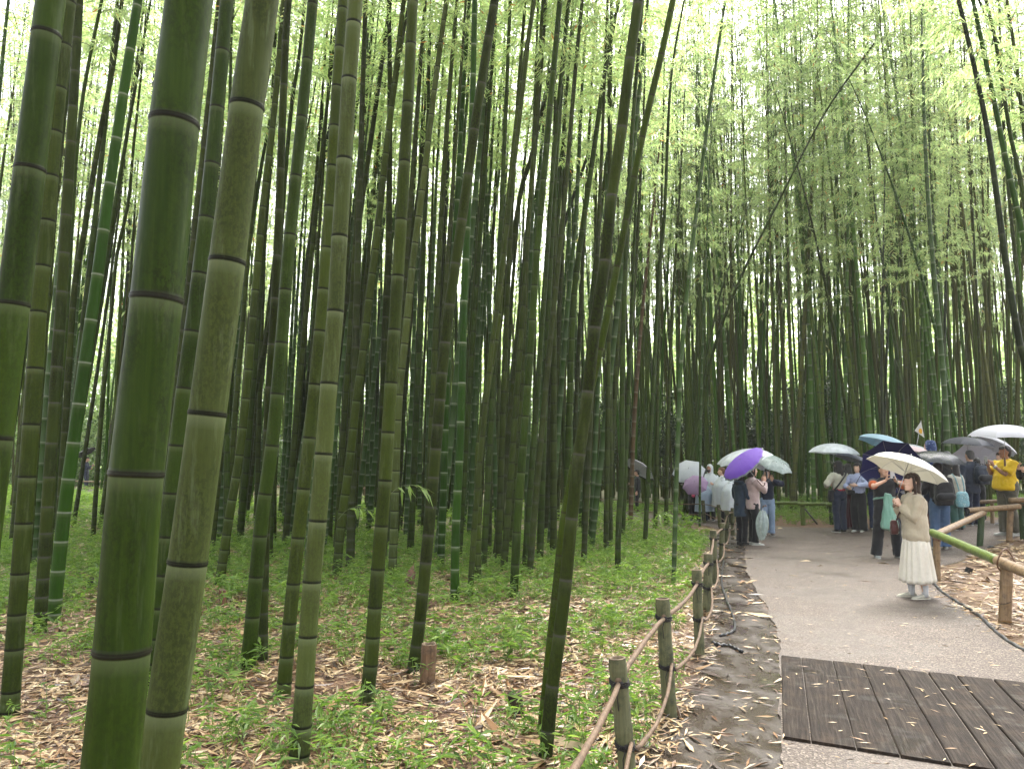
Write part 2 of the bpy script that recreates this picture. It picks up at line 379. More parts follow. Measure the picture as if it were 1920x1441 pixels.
def ground_zv(x, y):
    i = np.clip(np.searchsorted(ys, y) - 1, 0, nyy - 2); j = np.clip(np.searchsorted(xs, x) - 1, 0, nxx - 2)
    ty = (y - ys[i]) / (ys[i + 1] - ys[i]); tx = (x - xs[j]) / (xs[j + 1] - xs[j])
    return (Z[i, j] * (1 - tx) + Z[i, j + 1] * tx) * (1 - ty) + (Z[i + 1, j] * (1 - tx) + Z[i + 1, j + 1] * tx) * ty

def mat_path():
    m, nt, b, o = nodes('wet_gravel_asphalt')
    v = coords(nt)
    vo = N(nt, 'ShaderNodeTexVoronoi'); vo.inputs['Scale'].default_value = 95; L(nt, v, vo.inputs['Vector'])
    st = ramp(nt, vo.outputs['Color'], [(0, (.020, .014, .010)), (.35, (.062, .046, .035)), (.7, (.125, .097, .076)), (1, (.28, .235, .19))])
    n1 = nz(nt, v, .55, 4, .6); n2 = nz(nt, v, 3.5, 4, .65)
    c = mix(nt, ramp(nt, n2, [(.35, (.0, .0, .0)), (.75, (.35, .35, .35))]), st, (.045, .034, .028))
    sw = ramp(nt, n1, [(.48, (0, 0, 0)), (.66, (1, 1, 1))])
    c = mix(nt, math_(nt, 'MULTIPLY', sw, .5), c, (.05, .038, .028))
    L(nt, c, b.inputs['Base Color'])
    L(nt, math_(nt, 'MULTIPLY_ADD', sw, -.34, .70), b.inputs['Roughness']); b.inputs['Specular IOR Level'].default_value = .3
    bump(nt, b, vo.outputs['Distance'], .7, .006)
    return m
PATHM = mat_path()
tag(ribbon('path', fine(PL, 2), fine(PR, 2), 24, PATHM, .0, gz), kind='structure')
tag(ribbon('side_path', fine(BLO, 2), fine(BHI, 2), 14, PATHM, -.004, gz), kind='structure')

# still water lying in the gutter
def mat_water():
    m, nt, b, o = nodes('puddle_water')
    v = coords(nt); b.inputs['Base Color'].default_value = (.055, .045, .038, 1); b.inputs['Roughness'].default_value = .06
    b.inputs['Specular IOR Level'].default_value = .5
    n = nz(nt, v, 60, 2); bump(nt, b, math_(nt, 'ADD', n, nz(nt, v, 9, 3)), .25, .006)
    L(nt, mix(nt, ramp(nt, nz(nt, v, 70, 3, .8), [(.66, (0, 0, 0)), (.72, (1, 1, 1))]), (.060, .045, .032), (.20, .16, .12)), b.inputs['Base Color'])
    return m
def blob_sheet(name, ring, z, mat, kind='structure'):
    c = sum(ring, Vector()) / len(ring); ring = cr(ring + [ring[0]], 5)[:-1]
    ring = [p + (p - c).normalized() * noise.noise(Vector((p.x * 6, p.y * 6, 2))) * .07 for p in ring]
    V = [(c.x, c.y, float(gz(c.x, c.y)) + z)] + [(p.x, p.y, float(gz(p.x, p.y)) + z) for p in ring]; n = len(ring)
    F = [(0, i + 1, (i + 1) % n + 1) for i in range(n)]
    o = link(bpy.data.objects.new(name, mesh_np(name, np.array(V), np.array(F), mat))); tag(o, kind=kind); return o
WAT = mat_water()
PUD = [p for p in fine(PL, 2) if 2.6 < p.y < 12.5]
def offs(C, d): 
    out = []
    for i, p in enumerate(C):
        t = (C[min(i + 1, len(C) - 1)] - C[max(i - 1, 0)]).normalized(); out.append(p + Vector((-t.y, t.x, 0)) * d)
    return out

# wooden deck set into the path
def mat_wood():
    m, nt, b, o = nodes('wet_dark_timber')
    oi = N(nt, 'ShaderNodeObjectInfo'); v = coords(nt)
    mr = N(nt, 'ShaderNodeMapping'); L(nt, v, mr.inputs[0]); mr.inputs['Rotation'].default_value = (0, 0, R(19.1))
    ms_ = N(nt, 'ShaderNodeMapping'); L(nt, mr.outputs[0], ms_.inputs[0]); ms_.inputs['Scale'].default_value = (1, .045, 1)
    gr = nz(nt, ms_.outputs[0], 60, 5, .7); n = nz(nt, v, 6, 4, .7); n3 = nz(nt, v, 2.2, 3)
    c = ramp(nt, gr, [(.3, (.007, .005, .0036)), (.5, (.020, .0145, .011)), (.72, (.055, .043, .033))])
    c = mix(nt, ramp(nt, n, [(.5, (0, 0, 0)), (.8, (.5, .5, .5))]), c, (.07, .045, .028))
    L(nt, c, b.inputs['Base Color'])
    L(nt, ramp(nt, n3, [(.55, (.75,) * 3), (.66, (.34,) * 3)]), b.inputs['Roughness'])
    b.inputs['Specular IOR Level'].default_value = .10
    bump(nt, b, gr, 1, .008); return m
WOOD = mat_wood()
d0 = G(1468, 1385); dv = (G(1465, 1232) - d0); dlen = dv.length; dv.normalize(); du = (G(1920, 1283) - G(1465, 1232)).normalized()
deck = empty('wooden_deck', (d0.x, d0.y, 0)); tag(deck, 'dark wet plank deck set flush into the gravel path', 'deck')
t = 0.0; random.seed(5)
rotm = Matrix(((du.x, dv.x, 0), (du.y, dv.y, 0), (0, 0, 1)))
for w in (.16, .24, .22, .25, .21, .19, .24, .20, .25, .22, .24, .23):
    gap = .006 if t < .6 else random.uniform(.008, .016)
    mb = MB(); n = 14; e0 = random.uniform(-.012, .012); e1 = random.uniform(-.015, .015)
    cs = [(0, -.03), (0, .012), (.006, .018), (w - gap - .006, .018), (w - gap, .012), (w - gap, -.03)]
    rings = []
    for k in range(n + 1):
        yy = e0 + (dlen + e1 - e0) * k / n; dz = noise.noise(Vector((t * 3, yy * 2, 1))) * .003; sx = noise.noise(Vector((t * 5, yy * 3, 4))) * .004
        rings.append([rotm @ Vector((t + x + (sx if i in (0, 1, 2) else 0), yy, z + dz)) for i, (x, z) in enumerate(cs)])
    mb.loft(rings); mb.build('plank', WOOD, deck, smooth=False); t += w

# ------------------------------------------------------------------ loose leaves and seedlings
def leaf_quads(P, D, Nn, ln, wd, curl=0.0):
    """P base, D direction, Nn normal (n,3); returns verts (6n) and quads (2n) : a slim pointed leaf folded along its rib"""
    S = np.cross(D, Nn); S /= np.linalg.norm(S, axis=1, keepdims=True) + 1e-9
    U = np.cross(S, D)
    ln = ln[:, None]; wd = wd[:, None]
    b = P; m1 = P + D * ln * .38 + S * wd * .5 + U * wd * .12; m2 = P + D * ln * .38 - S * wd * .5 + U * wd * .12; tip = P + D * ln - U * ln * curl
    V = np.stack([b, m1, tip, m2], 1).reshape(-1, 3); n = len(P)
    F = np.arange(4 * n).reshape(n, 4)
    return V, F
def unit(a): return a / (np.linalg.norm(a, axis=-1, keepdims=True) + 1e-9)
def scatter_litter():
    n = 400000
    y = 2.2 + (rng.random(n) ** 1.6) * 21; x = (rng.random(n) * 2 - 1) * (y * .72 + .6)
    dL = seg_dist(x, y, PL[::3]); dR = seg_dist(x, y, PR[::3]); dB = seg_dist(x, y, BLO[::3]); dBh = seg_dist(x, y, BHI[::3])
    forest = dL > .50 + .35 * rng.random(n) ; shoulder = (dL > 0) & ~forest; island = (dR < -.05) & (dB < 0) & (x > 2); onp = (dL < 0) & (dR > 0)
    ok = (x < 14) & (y < 23)
    p = np.where(forest, 1.0, np.where(shoulder, .03, np.where(island, .30, np.where(onp, .004, 0))))
    cl = np.array([noise.noise(Vector((a * .8, b * .8, 3))) for a, b in zip(x[:1], y[:1])])
    p = p * ok * np.clip(1.6 - y / 16, .25, 1)
    edge = np.exp(-(np.abs(dL) / .07) ** 2) * .10; p = np.where(onp | shoulder, np.maximum(p, edge * (rng.random(n) < .4)), p)
    edge2 = np.exp(-(np.abs(dR) / .12) ** 2) * .3; p = np.where((x > 2) & (dB < .1), np.maximum(p, edge2), p)
    fld = np.sin(x * 2.3 + 1.7 * np.sin(y * 1.9)) * np.sin(y * 2.9 + 1.3 * np.sin(x * 3.1)) + .6 * np.sin(x * 7.1 + 2 * np.sin(y * 5)) * np.sin(y * 6.3 + np.sin(x * 8))
    p = p * np.where(forest | island, np.clip(.72 + .5 * fld, .12, 1), 1)
    k = rng.random(n) < p; x, y, fo = x[k], y[k], (forest | island)[k]; n = len(x)
    z = ground_zv(x, y) + rng.random(n) ** 2 * np.where(fo, .028, .004) + .006 + np.where(fo, 0, .004)
    a = rng.random(n) * 2 * np.pi; tl = rng.normal(0, 1, n) * np.where(fo, .22, .05)
    D = unit(np.stack([np.cos(a), np.sin(a), tl], 1)); Nn = unit(np.stack([rng.normal(0, .35, n), rng.normal(0, .35, n), np.ones(n)], 1))
    s = np.where(rng.random(n) < .05, 2.0, 1.0) * np.exp(rng.normal(0, .3, n)); near = np.clip(y / 7, 1, 1.9)
    ln = rng.uniform(.05, .13, n) * s * near ** .5; wd = rng.uniform(.009, .018, n) * s * near
    V, F = leaf_quads(np.stack([x, y, z], 1) - D * ln[:, None] * .5, D, Nn, ln, wd, .05)
    V[:, 2] = np.maximum(V[:, 2], np.repeat(z - .002, 4) - .003)
    return V, F, rng.random(n)
V, F, C = scatter_litter()
def deck_leaves():
    n = 120; a = rng.random(n); b = rng.random(n)
    P = np.array([d0.x, d0.y, .0215]) + np.outer(a * 2.7, [du.x, du.y, 0]) + np.outer(b * (dlen + .3) - .2, [dv.x, dv.y, 0])
    m = 140; y = 4.3 + rng.random(m) ** .7 * 11; xl = np.interp(y, [p.y for p in PL if p.y > -2][:60], [p.x for p in PL if p.y > -2][:60]); xr = np.interp(y, [p.y for p in PR if -2 < p.y < 17], [p.x for p in PR if -2 < p.y < 17])
    x = xl + (xr - xl) * rng.random(m); P2 = np.stack([x, y, gz(x, y) + .0045], 1)
    P = np.concatenate([P, P2]); P[:, 2] += .0015; k = len(P); t = rng.normal(2.9, .9, k)
    D = unit(np.stack([np.cos(t), np.sin(t), np.zeros(k)], 1)); Nn = unit(np.stack([rng.normal(0, .12, k), rng.normal(0, .12, k), np.ones(k)], 1))
    ln = rng.uniform(.035, .10, k); ln[120:] *= .7
    V, F = leaf_quads(P, D, Nn, ln, rng.uniform(.007, .014, k), .03); V[:, 2] = np.maximum(V[:, 2], np.repeat(P[:, 2], 4))
    return V, F, rng.uniform(.35, .9, k)
V2, F2, C2 = deck_leaves(); F = np.concatenate([F, F2 + len(V)]); V = np.concatenate([V, V2]); C = np.concatenate([C, C2])
tag(link(bpy.data.objects.new('fallen_leaves', mesh_np('fallen_leaves', V, F, LITTER, False, fcol=C))), 'tan and rust coloured dry bamboo leaves littering the grove floor', 'leaf litter', kind='stuff')
# sheaths and sticks in the litter
def sticks():
    mb = MB(); random.seed(11)
    for i in range(260):
        y = 2.6 + random.random() ** 1.4 * 13; x = random.uniform(-.7, .4) * y
        d = float(seg_dist(np.array([x]), np.array([y]), PL)[0])
        if d < .45: continue
        z = ground_z(x, y) + .02; a = random.uniform(0, 6.28); l = random.choice((.12, .2, .35, .6)); r = random.choice((.003, .004, .006))
        p = Vector((x, y, z)); q = Vector((math.cos(a), math.sin(a), random.uniform(-.05, .08)))
        mb.tube([p, p + q * l * .5 + Vector((random.uniform(-.02, .02), random.uniform(-.02, .02), .012)), p + q * l], [r, r * .8, r * .4], 5)
    return mb
tag(sticks().build('fallen_twigs', mat_plain('dry_twig', (.10, .06, .04), .7, .5, 30)), 'thin brown twigs scattered over the leaf litter', 'twigs', kind='stuff')

def scatter_seedlings():
    def region(n, x0, x1, y0, y1, f):
        x = rng.uniform(x0, x1, n); y = rng.uniform(y0, y1, n); k = rng.random(n) < f(x, y); return x[k], y[k]
    PLs, PRs, BLs, BHs = PL[::3], PR[::3], BLO[::3], BHI[::3]
    def clump(x, y, s=1.0): return np.array([noise.noise(Vector((a * s, b * s, 5))) for a, b in zip(x, y)])
    def fA(x, y):
        d = seg_dist(x, y, PLs); c = clump(x, y, .8)
        base = np.clip((y - 5.6) / 6.0, .0, 1) * .95 + .28
        base = np.where(x < -1.2, base + .10, base)
        return np.where(d > .7, np.clip(base + c * 1.5, 0.0, 1), 0) * (np.abs(x) < y * .75 + .5)
    xa, ya = region(15000, -13, 6, 3.2, 17, fA)
    def fB(x, y):
        d = seg_dist(x, y, PLs); return np.where(d > .8, .9, 0) * (np.abs(x) < y * .75)
    xb, yb = region(9000, -30, 5, 17, 43, fB)
    def fC(x, y):
        d = seg_dist(x, y, PRs); b = seg_dist(x, y, BLs); c = clump(x, y, .9)
        return np.where((d < -.9) & (b < -.9) & (y < 9.6), np.clip(.35 + c * 2.2 + (9 - y) * .06, 0, 1), 0)
    xc, yc = region(2600, 4.3, 11, 3, 11, fC)
    def fD(x, y):
        d = seg_dist(x, y, PRs); b = seg_dist(x, y, BHs)
        return np.where((d < -.35) & ((b > .3) | (x < 7)) & (y > 17.6) & (y < 28), 1, 0)
    xd, yd = region(5200, 1, 18, 17, 30, fD)
    x = np.concatenate([xa, xb, xc, xd]); y = np.concatenate([ya, yb, yc, yd])
    size = np.concatenate([np.full(len(xa), .75), np.full(len(xb), 1.4), np.full(len(xc), .55), np.full(len(xd), .95)]) * rng.uniform(.5, 1.25, len(x))
    per = 16; n = len(x); z = ground_zv(x, y)
    # stems bend out; leaves fan from three tips of each plant
    ang = rng.random((n, 3)) * 2 * np.pi; hh = rng.uniform(.08, .30, (n, 3)) * size[:, None]; out = rng.uniform(.02, .14, (n, 3)) * size[:, None]
    tips = np.stack([x[:, None] + np.cos(ang) * out, y[:, None] + np.sin(ang) * out, z[:, None] + hh], -1).reshape(-1, 3)
    T = len(tips); k = 6; P = np.repeat(tips, k, 0) + rng.normal(0, .012, (T * k, 3)); sz = np.repeat(np.repeat(size, 3), k)
    P[:, 2] -= rng.random(T * k) * .05 * sz
    a = rng.random(T * k) * 2 * np.pi; D = unit(np.stack([np.cos(a), np.sin(a), rng.normal(.12, .33, T * k)], 1))
    Nn = unit(np.stack([rng.normal(0, .3, T * k), rng.normal(0, .3, T * k), np.ones(T * k)], 1))
    ln = rng.uniform(.07, .14, T * k) * sz; wd = ln * rng.uniform(.17, .26, T * k)
    V1, F1 = leaf_quads(P, D, Nn, ln, wd, .18)
    # stalks
    base = np.repeat(np.stack([x, y, z], 1), 3, 0); w = np.array([.0022, 0, 0]); b0 = base - w; b1 = base + w
    V2 = np.stack([b0, b1, tips + w * .6, tips - w * .6], 1).reshape(-1, 3); F2 = np.arange(4 * T).reshape(T, 4) + len(V1)
    col = np.concatenate([np.clip(rng.normal(.5, .25, len(F1)), 0, 1), np.full(T, .3)])
    return np.concatenate([V1, V2]), np.concatenate([F1, F2]), col
V, F, C = scatter_seedlings()
tag(link(bpy.data.objects.new('undergrowth', mesh_np('undergrowth', V, F, SEED_LEAF, False, fcol=C))), 'fresh green low seedlings covering the floor among the bamboo', 'undergrowth', kind='stuff')
print('undergrowth', len(F))
# ------------------------------------------------------------------ bamboo
def resample(pts, step):
    P = cr(pts, 10); out = [P[0]]; acc = 0; S = [0]
    for a, b in zip(P[:-1], P[1:]): S.append(S[-1] + (b - a).length)
    return P, S
def at(P, S, s):
    s = min(max(s, 0), S[-1] - 1e-6); i = int(np.searchsorted(S, s, side='right')) - 1; i = min(i, len(P) - 2)
    t = (s - S[i]) / (S[i + 1] - S[i] + 1e-12); return P[i].lerp(P[i + 1], t), (P[i + 1] - P[i]).normalized()
def culm_mesh(name, pts, r0, n, mat, seed=0, sp=1.0, rich=True, ringw=1.0, fixed=(), tip=.10):
    rs = random.Random(seed); P, S = resample(pts, .1); Ln = S[-1]
    rad = lambda s: r0 * max(tip, (1 - .93 * (max(s, 0) / Ln) ** 1.45)) * (1 + .10 * math.exp(-s / .15))
    V, A, B_, C_ = [], [], [], []; rings = 0
    def ring(s, rs_, scar, wax, inter):
        nonlocal rings
        p, t = at(P, S, s); r = rad(s) * rs_
        u = (Vector((1, 0, 0)) - t * t.x).normalized(); w = t.cross(u)
        for k in range(n):
            a = 2 * math.pi * k / n; V.append(p + (u * math.cos(a) + w * math.sin(a)) * r)
            A.append(scar); B_.append(wax); C_.append(inter)
        rings += 1
    auto = []; s = rs.uniform(.03, .1)
    while s < Ln - .1:
        auto.append(s); step = (.13 + .25 * min(1, s / 1.9)) * sp * rs.uniform(.92, 1.08)
        if s > Ln * .5: step *= 1 - .45 * (s - Ln * .5) / (Ln * .5)
        s += step
    if fixed:
        gap = (fixed[-1] - fixed[0]) / max(1, len(fixed) - 1); lo = [q for q in auto if q < fixed[0] - gap * .55]; q = fixed[-1] + gap; hi = []
        while q < Ln - .1: hi.append(q); q += gap * (1 if q < Ln * .5 else .8)
        auto = lo + list(fixed) + hi
    ring(-.06, 1, .35, 0, 0); inter = rs.random()
    for s in auto:
        e = .0035 + .05 * r0; e *= ringw
        if rich:
            ring(s - min(.16, .3 * .4), .985, 0, .0, inter)
            ring(s - .05, .985, 0, .12, inter); ring(s - e * 1.6, .99, .0, .85, inter); ring(s - e, 1.0, .9, .3, inter)
            ring(s - e * .35, 1.045, 1, 0, inter); ring(s, 1.005, .8, .2, inter); ring(s + e * .5, 1.035, 1, 0, inter)
            inter = rs.random() ** 1.5
            ring(s + e * 1.1, 1.0, .5, 0, inter); ring(s + e * 2.2, .99, 0, 0, inter)
        else:
            ring(s - .05, .985, 0, .15, inter); ring(s - e, .99, .6, .8, inter); ring(s, 1.05, 1, .2, inter)
            inter = rs.random() ** 1.5; ring(s + e, .99, .2, 0, inter)
    ring(Ln, 1, 0, 0, inter)
    idx = np.arange(rings * n).reshape(rings, n); nx = np.roll(idx, -1, 1)
    F = np.stack([idx[:-1], nx[:-1], nx[1:], idx[1:]], -1).reshape(-1, 4)
    return mesh_np(name, np.array([tuple(v) for v in V]), F, mat, True, vcol=dict(scar=A, wax=B_, internode=C_)), P, S

def crown_arrays(seed, Lc=8.5, rmax=1.7, nb=2, twigs=7, lv=9, big=1.0, low=False):
    g = np.random.default_rng(seed); VV, FF, CC, MM = [], [], [], []; base = 0
    zz = np.arange(0, Lc, .30 if not low else .5)
    leafP, leafD, leafL = [], [], []
    for z in zz:
        f = z / Lc; prof = (min(1, .25 + f * 2.2) * (1 - .68 * f ** 2.2))
        for b in range(nb):
            if g.random() < .28: continue
            az = g.random() * 2 * np.pi; ln = rmax * prof * g.uniform(.55, 1.15); up = g.uniform(.25, .8)
            d = np.array([np.cos(az), np.sin(az), up]); d /= np.linalg.norm(d)
            pts = []; p = np.array([0, 0, z]); dd = d.copy(); m = 6
            for k in range(m + 1):
                pts.append(p.copy()); p = p + dd * ln / m; dd[2] -= .16; dd /= np.linalg.norm(dd)
            pts = np.array(pts); side = np.cross(d, [0, 0, 1]); side /= np.linalg.norm(side) + 1e-9
            w = (np.linspace(.0075, .002, m + 1) * (1.5 if low else 1))[:, None]
            for sd in (side, np.array([0, 0, 1.])):
                a = pts + sd * w; c = pts - sd * w; v = np.concatenate([a, c]); i = np.arange(m)
                FF.append(np.stack([i, i + 1, i + 2 + m, i + 1 + m], 1) + base); VV.append(v); base += len(v)
                CC.append(np.full(m, .3)); MM.append(np.ones(m, int))
            for q in range(int(twigs * 1.4 + .5)):
                fr = g.uniform(.22, 1); x = fr * m; i = min(int(x), m - 1); tp = pts[i] + (pts[i + 1] - pts[i]) * (x - i)
                ta = az + g.normal(0, 1.1); tl = g.uniform(.08, .38) * (1.2 if low else 1)
                td = np.array([np.cos(ta), np.sin(ta), g.uniform(-.5, .35)])
                lp = tp + td * tl * g.random((lv, 1)) + g.normal(0, .035, (lv, 3))
                a2 = ta + g.normal(0, .65, lv); ld = unit(np.stack([np.cos(a2), np.sin(a2), g.normal(-.95, .4, lv)], 1))
                leafP.append(lp); leafD.append(ld)
    leafP = np.concatenate(leafP); leafD = np.concatenate(leafD); n = len(leafP)
    Nn = unit(g.normal(0, 1, (n, 3)) * .8 + np.array([0, 0, 1.])); ln = g.uniform(.09, .17, n) * big; wd = g.uniform(.017, .027, n) * big
    V, F = leaf_quads(leafP, leafD, Nn, ln, wd, .12)
    FF.append(F + base); VV.append(V)
    cl = g.random(n) * .93 + (g.random(n) < .035) * .3
    CC.append(np.clip(cl, 0, 1)); MM.append(np.zeros(n, int))
    return np.concatenate(VV), np.concatenate(FF), np.concatenate(CC), np.concatenate(MM)
CROWNS = []
for k in range(7):
    V, F, C, M_ = crown_arrays(100 + k, rmax=1.5 + .12 * (k % 3), twigs=4, lv=8, big=1.04)
    CROWNS.append(mesh_np('crown', V, F, [CROWN_LEAF, TWIG], False, M_, C))
THIN = []
for k in range(3):
    V, F, C, M_ = crown_arrays(200 + k, rmax=1.0, nb=1, twigs=4, lv=8, big=1.1)
    THIN.append(mesh_np('crown', V, F, [CROWN_LEAF, TWIG], False, M_, C))
print('crown faces', len(CROWNS[0].polygons))

def place_crown(root, P, S, frac, which, thin=False, width=1.0):
    Ln = S[-1]; a, _ = at(P, S, Ln * frac); b = P[-1]; d = b - a
    o = link(bpy.data.objects.new('crown', (THIN if thin else CROWNS)[which % (3 if thin else 7)]))
    o.parent = root; o.location = a; q = d.to_track_quat('Z', 'Y'); o.rotation_mode = 'QUATERNION'
    o.rotation_quaternion = q @ Euler((0, 0, which * 1.37)).to_quaternion()
    o.scale = (width, width, d.length / 8.3); return o

BASES = []      # x, y of every culm
def traced(label, pts, w, m, H=15.0, thin=False, top=None, crown=.52, sp=1.0, grp='tall bamboo culms of the near grove', nod=None, tip=.10):
    """pts: places along the culm in the photograph, the first at its foot"""
    g = G(*pts[0]); d = g.y
    for _ in range(3): g = G(pts[0][0], pts[0][1], ground_z(g.x, g.y))
    d = g.y; Wp = [Vector((g.x, g.y, g.z))] + [W(q[0], q[1], q[2] if len(q) > 2 else d) for q in pts[1:]]
    a, b = Wp[-2], Wp[-1]; t = (b - a).normalized()
    base = Wp[0]; rest = H - b.z
    if rest > 1:
        tx = t.x / max(t.z, .2)
        for k in (.04, .10, .2, .36, .55, .77, 1.0): Wp.append(Vector((b.x + tx * rest * k * (1 + .12 * k), b.y + (.25 if w > 20 else -.15) * rest * k * k * .25, b.z + rest * k * (1 - .03 * k))))
    Wp = [p - base for p in Wp]
    r = w * d / FPX / 2
    n = 32 if w > 50 else 18 if w > 19 else 12 if w > 9 else 8
    fx = []
    if nod:
        P0, S0 = resample(Wp, .1); zs = [p.z for p in P0]
        fx = [float(np.interp(W(960, y, d).z - base.z, zs, S0)) for y in nod]
    me, P, S = culm_mesh('culm', Wp, r, n, STEM_M[m], int(pts[0][0] * 7 + pts[0][1]), sp, w > 12, fixed=fx, tip=tip)
    root = empty('bamboo', base); tag(root, label, 'bamboo', grp)
    o = link(bpy.data.objects.new('culm', me)); o.parent = root
    place_crown(root, P, S, crown, int(abs(pts[0][0])) , thin, .95)
    BASES.append((base.x, base.y)); return root

T = traced
# the near grove, from the left edge of the picture to the fence
T('thick dark bamboo culm cut by the left edge of the photo', [(-128, 1778), (-8, 820), (25, 570), (56, 317), (87, 65), (95, 0)], 61, 'm', 13, nod=(820, 570, 317, 65), sp=1.15)
T('olive culm with dark rings just right of the thickest left-edge culm, foot near litter', [(17, 1342), (34, 1120), (51, 893), (66, 690), (72, 584), (88, 420), (102, 255), (130, 0)], 31, 'o', nod=(1215, 1150, 1074, 980, 893, 795, 690, 584))
T('brown-mossy culm directly left of the bright green culm', [(74, 1188), (87, 980), (102, 753), (116, 545), (125, 389), (135, 230), (145, 65), (148, 0)], 22, 'y')
T('bright green smooth culm left of the thickest foreground culm', [(99, 1166), (120, 965), (138, 830), (159, 680), (183, 515), (206, 345), (231, 178), (257, 12)], 24, 'g', nod=(1070, 1015, 960, 898, 830, 757, 680, 600, 515, 432, 345, 260, 178, 94, 12))
T('mossy narrow culm rising behind the bright green culm on the left', [(105, 1075), (122, 800), (139, 549), (158, 434), (189, 243), (212, 125), (229, 0)], 13, 'y')
T('slim mossy culm crossing up between two left-side culms', [(90, 1085), (108, 800), (124, 600), (140, 330), (153, 198), (170, 100), (191, 0)], 10, 'm')
T('thin olive culm alone in the gap where the far umbrella shows', [(174, 1015), (189, 792), (208, 594), (219, 480), (240, 382), (250, 278), (267, 115), (275, 0)], 9, 'o')
T('thin dark culm touching the left side of the thickest foreground culm', [(193, 956), (208, 827), (225, 700), (238, 560), (243, 400), (262, 150), (290, 0)], 9, 'd')
T('thickest foreground culm, broad and deep green with a chalky streak', [(128, 2216), (207, 1441), (229, 1218), (256, 887), (294, 560), (327, 230), (355, 0)], 101, 'm', 12, nod=(1552, 1218, 887, 560, 230), sp=1.2)
T('thick pale grey-green foreground culm with heavy black rings, leaning right', [(222, 1958), (297, 1441), (313, 1327), (352, 1053), (389, 775), (426, 490), (463, 200), (492, 0)], 73, 'p', 12, nod=(1590, 1327, 1053, 775, 490, 200), sp=1.02)
T('dark green culm squeezed between the two thickest foreground culms', [(280, 1300), (301, 1120), (321, 938), (340, 778), (361, 620), (380, 470), (398, 300), (420, 60)], 33, 'm', 14, sp=1.15)
T('slender culm peeping out above the gap of the two thick culms', [(322, 1010), (345, 700), (365, 448), (385, 257), (399, 135), (413, 10)], 14, 'o')
T('thin dark culm left of the pale thick culm near the top', [(342, 985), (365, 560), (385, 330), (410, 146), (434, 0)], 9, 'd')
T('narrow culm with seedlings at its foot, right of the pale thick culm', [(411, 1098), (428, 980), (448, 860), (462, 735), (474, 600), (492, 400), (515, 200), (532, 0)], 17, 'o')
T('stout green culm with whitish rings, left of the pair near the moss', [(464, 1258), (490, 980), (510, 835), (528, 642), (540, 480), (555, 330), (566, 220), (586, 8)], 26, 'm', nod=(1155, 1080, 1004, 925, 835, 738, 642, 543, 440, 330, 220, 112, 8))
T('mossy brown culm behind the stout green one', [(492, 1240), (497, 1000), (503, 782), (513, 605), (522, 427), (529, 236), (537, 49), (541, 0)], 18, 'y')
T('dim culm leaning behind the stout green culm near the top', [(505, 1050), (520, 560), (542, 243), (560, 111), (572, 0)], 12, 'm')
T('dark mottled culm just left of the long pale culm', [(531, 1306), (543, 1167), (559, 1007), (580, 820), (600, 620), (612, 470), (622, 330), (632, 160), (644, 0)], 25, 'o', nod=(1278, 1229, 1167, 1093, 1007, 915, 820, 720, 620))
T('long pale olive culm whose foot stands low in the litter, dark rings', [(561, 1426), (571, 1284), (585, 1089), (596, 975), (607, 850), (617, 718), (629, 583), (637, 443), (646, 298), (655, 148), (667, 0)], 34, 'p', nod=(1412, 1359, 1284, 1191, 1089, 975, 850, 718, 583, 443, 298, 148))
T('dark green culm bending right behind the long pale culm', [(560, 1000), (572, 560), (586, 422), (597, 350), (612, 275), (626, 200), (655, 100), (686, 0)], 14, 'd')
T('thin brownish culm left of the long pale culm, high up', [(548, 1005), (573, 560), (593, 330), (608, 128), (619, 0)], 10, 'y')
T('thin bright green culm left of the brownish one', [(532, 985), (568, 400), (598, 173), (620, 0)], 8, 'g')
T('bent greyish culm leaning to the right in the middle-left gap', [(631, 1079), (640, 980), (656, 862), (667, 762), (682, 650), (696, 530), (705, 465), (722, 300), (742, 137), (757, 0)], 17, 'o')
T('thin bluish culm standing beside the mid-left gap', [(700, 960), (708, 700), (716, 375), (713, 267), (706, 40)], 9, 'd')
T('olive culm with black rings and a leafy sprig at its side', [(686, 1321), (695, 1245), (703, 1137), (715, 985), (722, 900), (733, 717), (746, 517), (752, 412), (765, 193), (774, 0)], 26, 'o', nod=(1291, 1245, 1193, 1137, 1066, 985, 900, 810, 717, 618, 517, 412, 303, 193, 83))
T('upright mossy culm straight behind the olive one with black rings', [(712, 1050), (720, 700), (726, 532), (729, 441), (731, 156), (729, 0)], 16, 'y')
T('greyish culm just right of the olive culm with black rings', [(735, 1093), (739, 980), (747, 760), (760, 632), (774, 493), (793, 345), (812, 188), (834, 23)], 16, 'p')
T('thin culm threading up right of the mossy upright culm', [(745, 1000), (760, 560), (775, 368), (787, 170), (800, 0)], 10, 'm')
T('dark mottled culm rising beside the tan cut stump', [(774, 1263), (787, 1165), (803, 1003), (817, 842), (829, 700), (843, 572), (866, 413), (889, 245), (916, 72), (928, 0)], 22, 'y', nod=(1210, 1165, 1112, 1055, 1003, 950, 895, 842, 797, 750, 700, 643, 572, 495, 413, 328, 245, 158, 72))
T('slim dark culm high up between two leaning culms', [(800, 980), (825, 560), (843, 243), (850, 0)], 8, 'd')
T('bright green straight culm behind the fallen sheath', [(852, 1129), (855, 980), (861, 865), (866, 718), (870, 565), (877, 400), (886, 186), (890, 0)], 16, 'g', nod=(1105, 1067, 1025, 975, 920, 865, 791, 718, 643, 565, 487))
T('bright green culm leaning right behind the straight bright one', [(826, 1060), (832, 900), (838, 700), (845, 560), (856, 400), (868, 180), (880, 0)], 14, 'g')
T('slender pale culm with its foot right of the straight bright green one', [(881, 1116), (893, 940), (905, 815), (925, 625), (937, 540), (965, 300), (1000, 0)], 11, 'o')
